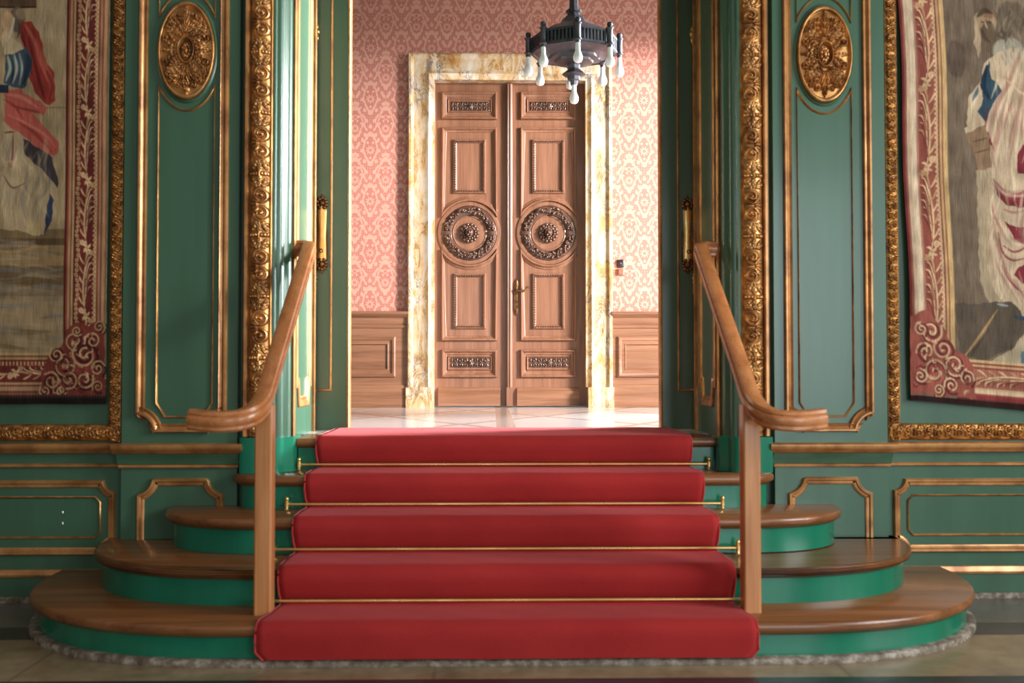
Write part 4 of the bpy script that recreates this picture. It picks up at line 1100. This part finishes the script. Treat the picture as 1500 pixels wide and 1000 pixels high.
for P in ([(1500,206),(1492,216),(1487,232),(1489,246),(1504,250),(1580,252),(1580,196)],
          [(1451,256),(1460,268),(1476,277),(1496,274),(1514,264),(1545,262),(1560,280),(1520,294),(1488,298),(1468,292),(1457,278)],
          [(1464,316),(1473,328),(1480,344),(1502,351),(1580,340),(1580,306),(1506,322),(1484,326)],
          [(1476,392),(1486,380),(1503,370),(1560,350),(1570,380),(1504,398),(1488,405)],
          [(1441,196),(1446,206),(1455,216),(1452,206),(1446,190)]): cv.poly(P, CR, .92)
for P, w_, c in (([(1446,156),(1441,186),(1447,210)],1.6,CR),([(1484,142),(1470,176),(1459,208)],2.6,PK),([(1458,262),(1474,284),(1500,286)],1.4,(134,60,62)),
                 ([(1456,334),(1460,360),(1474,372),(1496,368)],1.4,CR),([(1462,352),(1476,360),(1490,356),(1502,346)],1.3,CR),([(1466,300),(1480,304),(1498,300)],1.6,PK),
                 ([(1450,318),(1454,350),(1464,386),(1480,412)],1.5,PK),([(1458,380),(1468,400),(1486,416),(1502,410)],1.3,CR),([(1448,290),(1452,312),(1462,330)],1.5,PK),
                 ([(1480,410),(1492,424),(1510,428)],1.2,PK),([(1494,152),(1482,186),(1476,214)],1.6,PK),([(1508,120),(1500,160),(1496,196)],2.2,PK)): cv.stroke(P, w_, c, .85, True, 1.4)
for i in range(90):
    x = rg.uniform(1440, 1575); y = rg.uniform(90, 440); cv.stroke([(x, y), (x+rg.uniform(-8,6), y+20), (x+rg.uniform(-14,4), y+46)], rg.uniform(.9, 2.6), rg.choice([(198,178,144),(150,128,100),(206,186,152),(160,136,104)]), .6)
for P in ([(1500,70),(1478,120),(1462,180),(1450,240)],[(1510,90),(1492,160),(1480,220)],[(1482,110),(1460,150),(1446,200)],[(1446,256),(1470,276),(1520,270)],[(1452,312),(1474,344),(1520,336)],[(1440,330),(1452,380),(1480,430)],[(1500,300),(1490,330),(1506,360)],[(1436,280),(1440,340),(1446,400)],[(1470,110),(1500,130),(1540,120)],[(1476,400),(1500,430),(1540,440)]):
    cv.stroke(P, rg.uniform(2.4, 4.2), (146,104,90), .55, True, 2.6); cv.stroke([(x+5, y+4) for x, y in P], 2.2, (206,184,150), .6, True, 2.)
cv.stroke([(1436,22),(1446,14),(1458,18)], 4, (70,58,48), .9, True, 1.5); cv.stroke([(1440,40),(1444,52),(1452,60)], 3.4, (74,60,48), .9, True, 1.5); cv.stroke([(1446,30),(1449,40)], 1.5, (176,146,112)); cv.stroke([(1441,30),(1445,31)], 1., (60,46,40)); cv.stroke([(1451,31),(1456,31)], 1., (60,46,40))
for i in range(26):
    x, y = rg.uniform(1466, 1512), rg.uniform(4, 50); cv.stroke([(x, y), (x+rg.uniform(-5,5), y+6), (x+rg.uniform(-7,7), y+12)], 1.8, rg.choice([(112,96,78),(74,62,52),(128,112,92)]), .7, True, 1.2)
for i in range(18):
    x, y = rg.uniform(1462, 1510), rg.uniform(60, 86); cv.stroke([(x, y), (x+rg.uniform(-4,4), y+10)], 1.6, rg.choice([(168,160,144),(124,116,104)]), .6, True, 1.2)
# chest or parapet at the elbow, pillar in the shade, ground
cv.poly([(1410,186),(1442,176),(1446,196),(1452,240),(1432,246),(1422,216)], (126,100,76)); cv.poly([(1410,184),(1442,174),(1443,180),(1412,192)], (170,150,122)); cv.stroke([(1424,204),(1446,198)], 1.2, (90,70,54)); cv.stroke([(1426,220),(1448,214)], 1.2, (90,70,54))
cv.poly([(1428,246),(1450,240),(1444,330),(1446,420),(1470,446),(1440,446),(1424,400)], (158,138,110), .8)
cv.poly([(1383,440),(1432,436),(1470,430),(1486,446),(1490,470),(1470,500),(1420,520),(1392,512)], (84,72,60)); cv.stroke([(1396,516),(1426,478),(1450,444)], 2.2, (146,116,78)); cv.stroke([(1404,516),(1440,470)], 1.2, (70,58,48))
cv.poly([(1392,524),(1430,522),(1470,502),(1492,470),(1500,462),(1580,470),(1580,530),(1392,534)], (156,140,112)); cv.poly([(1486,500),(1520,494),(1530,524),(1480,524)], (88,104,112)); cv.poly([(1490,446),(1512,438),(1520,496),(1496,500)], (120,88,58)); cv.stroke([(1474,452),(1490,454),(1510,440)], 3., (52,68,80)); cv.stroke([(1450,436),(1466,438)], 2., (132,134,130))
BL = [(1313,1317,(96,40,38)),(1317,1320,(128,76,64)),(1320,1326,(176,150,122)),(1326,1335,(190,166,138)),(1335,1338,(150,108,88)),(1338,1366,(136,78,64)),(1366,1368,(178,146,112)),(1368,1371,(122,66,52)),(1371,1374,(172,138,98)),(1374,1376,(124,76,56)),(1376,1383,(180,146,100))]
stripes(BL, 0, -130, 560)
for i in range(100):
    y = -128+i*7; cv.stroke([(1364,y),(1367.5,y+2.5),(1364.5,y+6)], 1.1, (188,156,118), 1, False)
cv.acanthus(1336, 1366, -130, 470, True, (192,160,120), (166,126,92), (104,48,44))
BB = [(518,522,(182,150,108)),(522,525,(126,62,54)),(525,528,(174,140,104)),(528,531,(128,62,54)),(531,558,(150,94,76)),(558,561,(182,152,118)),(561,566,(196,168,134)),(566,569,(140,70,62)),(569,574,(120,50,50)),(574,583,(84,48,42))]
stripes(BB, 1, 1384, 1580)
cv.acanthus(531, 558, 1400, 1580, False, (194,164,124), (166,128,94), (112,56,50), False)
cv.poly([(1313,574),(1313,462),(1336,452),(1362,470),(1376,500),(1396,512),(1410,528),(1412,574)], (138,76,64))
for (x, y, r_, h, w_) in ((1346,482,18,1,2.6),(1364,506,16,-1,2.4),(1336,512,14,1,2.2),(1382,528,18,1,2.6),(1350,540,20,-1,2.6),(1400,546,12,-1,2.),(1330,480,10,-1,1.8),(1376,558,12,1,2.),(1328,548,11,1,2.),(1356,566,9,-1,1.7)):
    cv.spiral(x+1.5, y+1.5, r_, h, w_, (96,46,44), 1.5, 1.); cv.spiral(x, y, r_, h, w_*.62, rg.choice([(188,158,122),(170,138,104),(180,150,114)]), 1.5, rg.uniform(0, 6))
for i in range(70):
    x, y = rg.uniform(1316, 1406), rg.uniform(470, 572)
    if (x-1313) > (y-452)*1.0: continue
    a = rg.uniform(0, 6); cv.stroke([(x, y), (x+5*math.cos(a), y+5*math.sin(a)), (x+9*math.cos(a+.8), y+9*math.sin(a+.8))], rg.uniform(.8, 1.7), rg.choice([(192,160,122),(166,126,92),(140,56,54),(104,44,44)]), .9)
cv.rect(1313, 1580, 576, 600, (44,26,24))
weave_object('tapestry', cv, lambda px: 2.050+(px-1313)/294., lambda py: 1.032-(py-581)/280., 5.106, 1.5,
             lambda X, Y: 15*np.clip(Y, -60, 600)/583.+1.5*np.sin(Y*.02), 'right wall tapestry, figure in a cream robe with crimson folds, inside its gilded frame', 1)

# ------------------------------------------------------------------ light
def area(name, loc, rot, sx, sy, power, col):
    l = bpy.data.lights.new(name, 'AREA'); l.shape = 'RECTANGLE'; l.size = sx; l.size_y = sy; l.energy = power; l.color = col
    o = bpy.data.objects.new(name, l); COL.objects.link(o); o.location = loc; o.rotation_euler = rot; return o
# daylight through the upper room's window (right wall), and through the hall's tall windows
area('daylight_upper_window', (3.16, (WY0+WY1)/2, 2.6), (0, R(80), 0), 3.0, WY1-WY0, 90, (.93, .95, 1.))
def spot(name, loc, aim, power, size, ang, col):
    l = bpy.data.lights.new(name, 'SPOT'); l.energy = power; l.shadow_soft_size = size; l.spot_size = R(ang); l.spot_blend = .4; l.color = col
    o = bpy.data.objects.new(name, l); COL.objects.link(o); o.location = loc
    o.rotation_euler = (Vector(aim)-Vector(loc)).to_track_quat('-Z', 'Y').to_euler()
# low hazy sun slanting in through the upper room's window, and the bright sky beside it
spot('low_sun', (11.9, 1.9, 5.5), (.2, 9.3, 1.9), 25000, 1.3, 34, (1., .965, .95))
spot('bright_sky', (12., 10.5, 4.6), (-1.1, 5.5, 1.7), 46000, 1.6, 34, (.84, .92, 1.))
area('daylight_hall_window', (4.9, 1.9, 2.7), (0, R(84), R(10)), 2.8, 2.6, 320, (.9, .95, 1.))
area('daylight_rear_window', (3.45, -2.6, 2.0), (R(90), 0, R(2)), 2.6, 3.2, 150, (.82, .93, 1.))
area('daylight_rear_door', (-.5, -2.9, 2.0), (R(90), 0, R(4)), 1.5, 3.0, 42, (.95, .97, 1.))  # added fill from behind the camera for the right door leaf, no door there
w = bpy.data.worlds.new('world'); scene.world = w; w.use_nodes = True; nt = w.node_tree
bg = nt.nodes['Background']; tc = nt.nodes.new('ShaderNodeTexCoord'); sp = nt.nodes.new('ShaderNodeSeparateXYZ'); nt.links.new(tc.outputs['Generated'], sp.inputs[0])
dx = S(nt, sp.outputs[0]); dy = S(nt, sp.outputs[1]); dz = S(nt, sp.outputs[2])
val = (dx*.45 + dy*-.2 + dz*.35 + .42).max(.06)
cr_ = nt.nodes.new('ShaderNodeValToRGB'); cr_.color_ramp.elements[0].color = (.06,.045,.035,1); cr_.color_ramp.elements[1].color = (.62,.60,.56,1)
nt.links.new(val.s, cr_.inputs[0]); nt.links.new(cr_.outputs[0], bg.inputs[0]); bg.inputs[1].default_value = .58
vs = scene.view_settings; vs.view_transform = 'Standard'; vs.look = 'None'; vs.gamma = 1; vs.use_curve_mapping = False; vs.exposure = 0.0
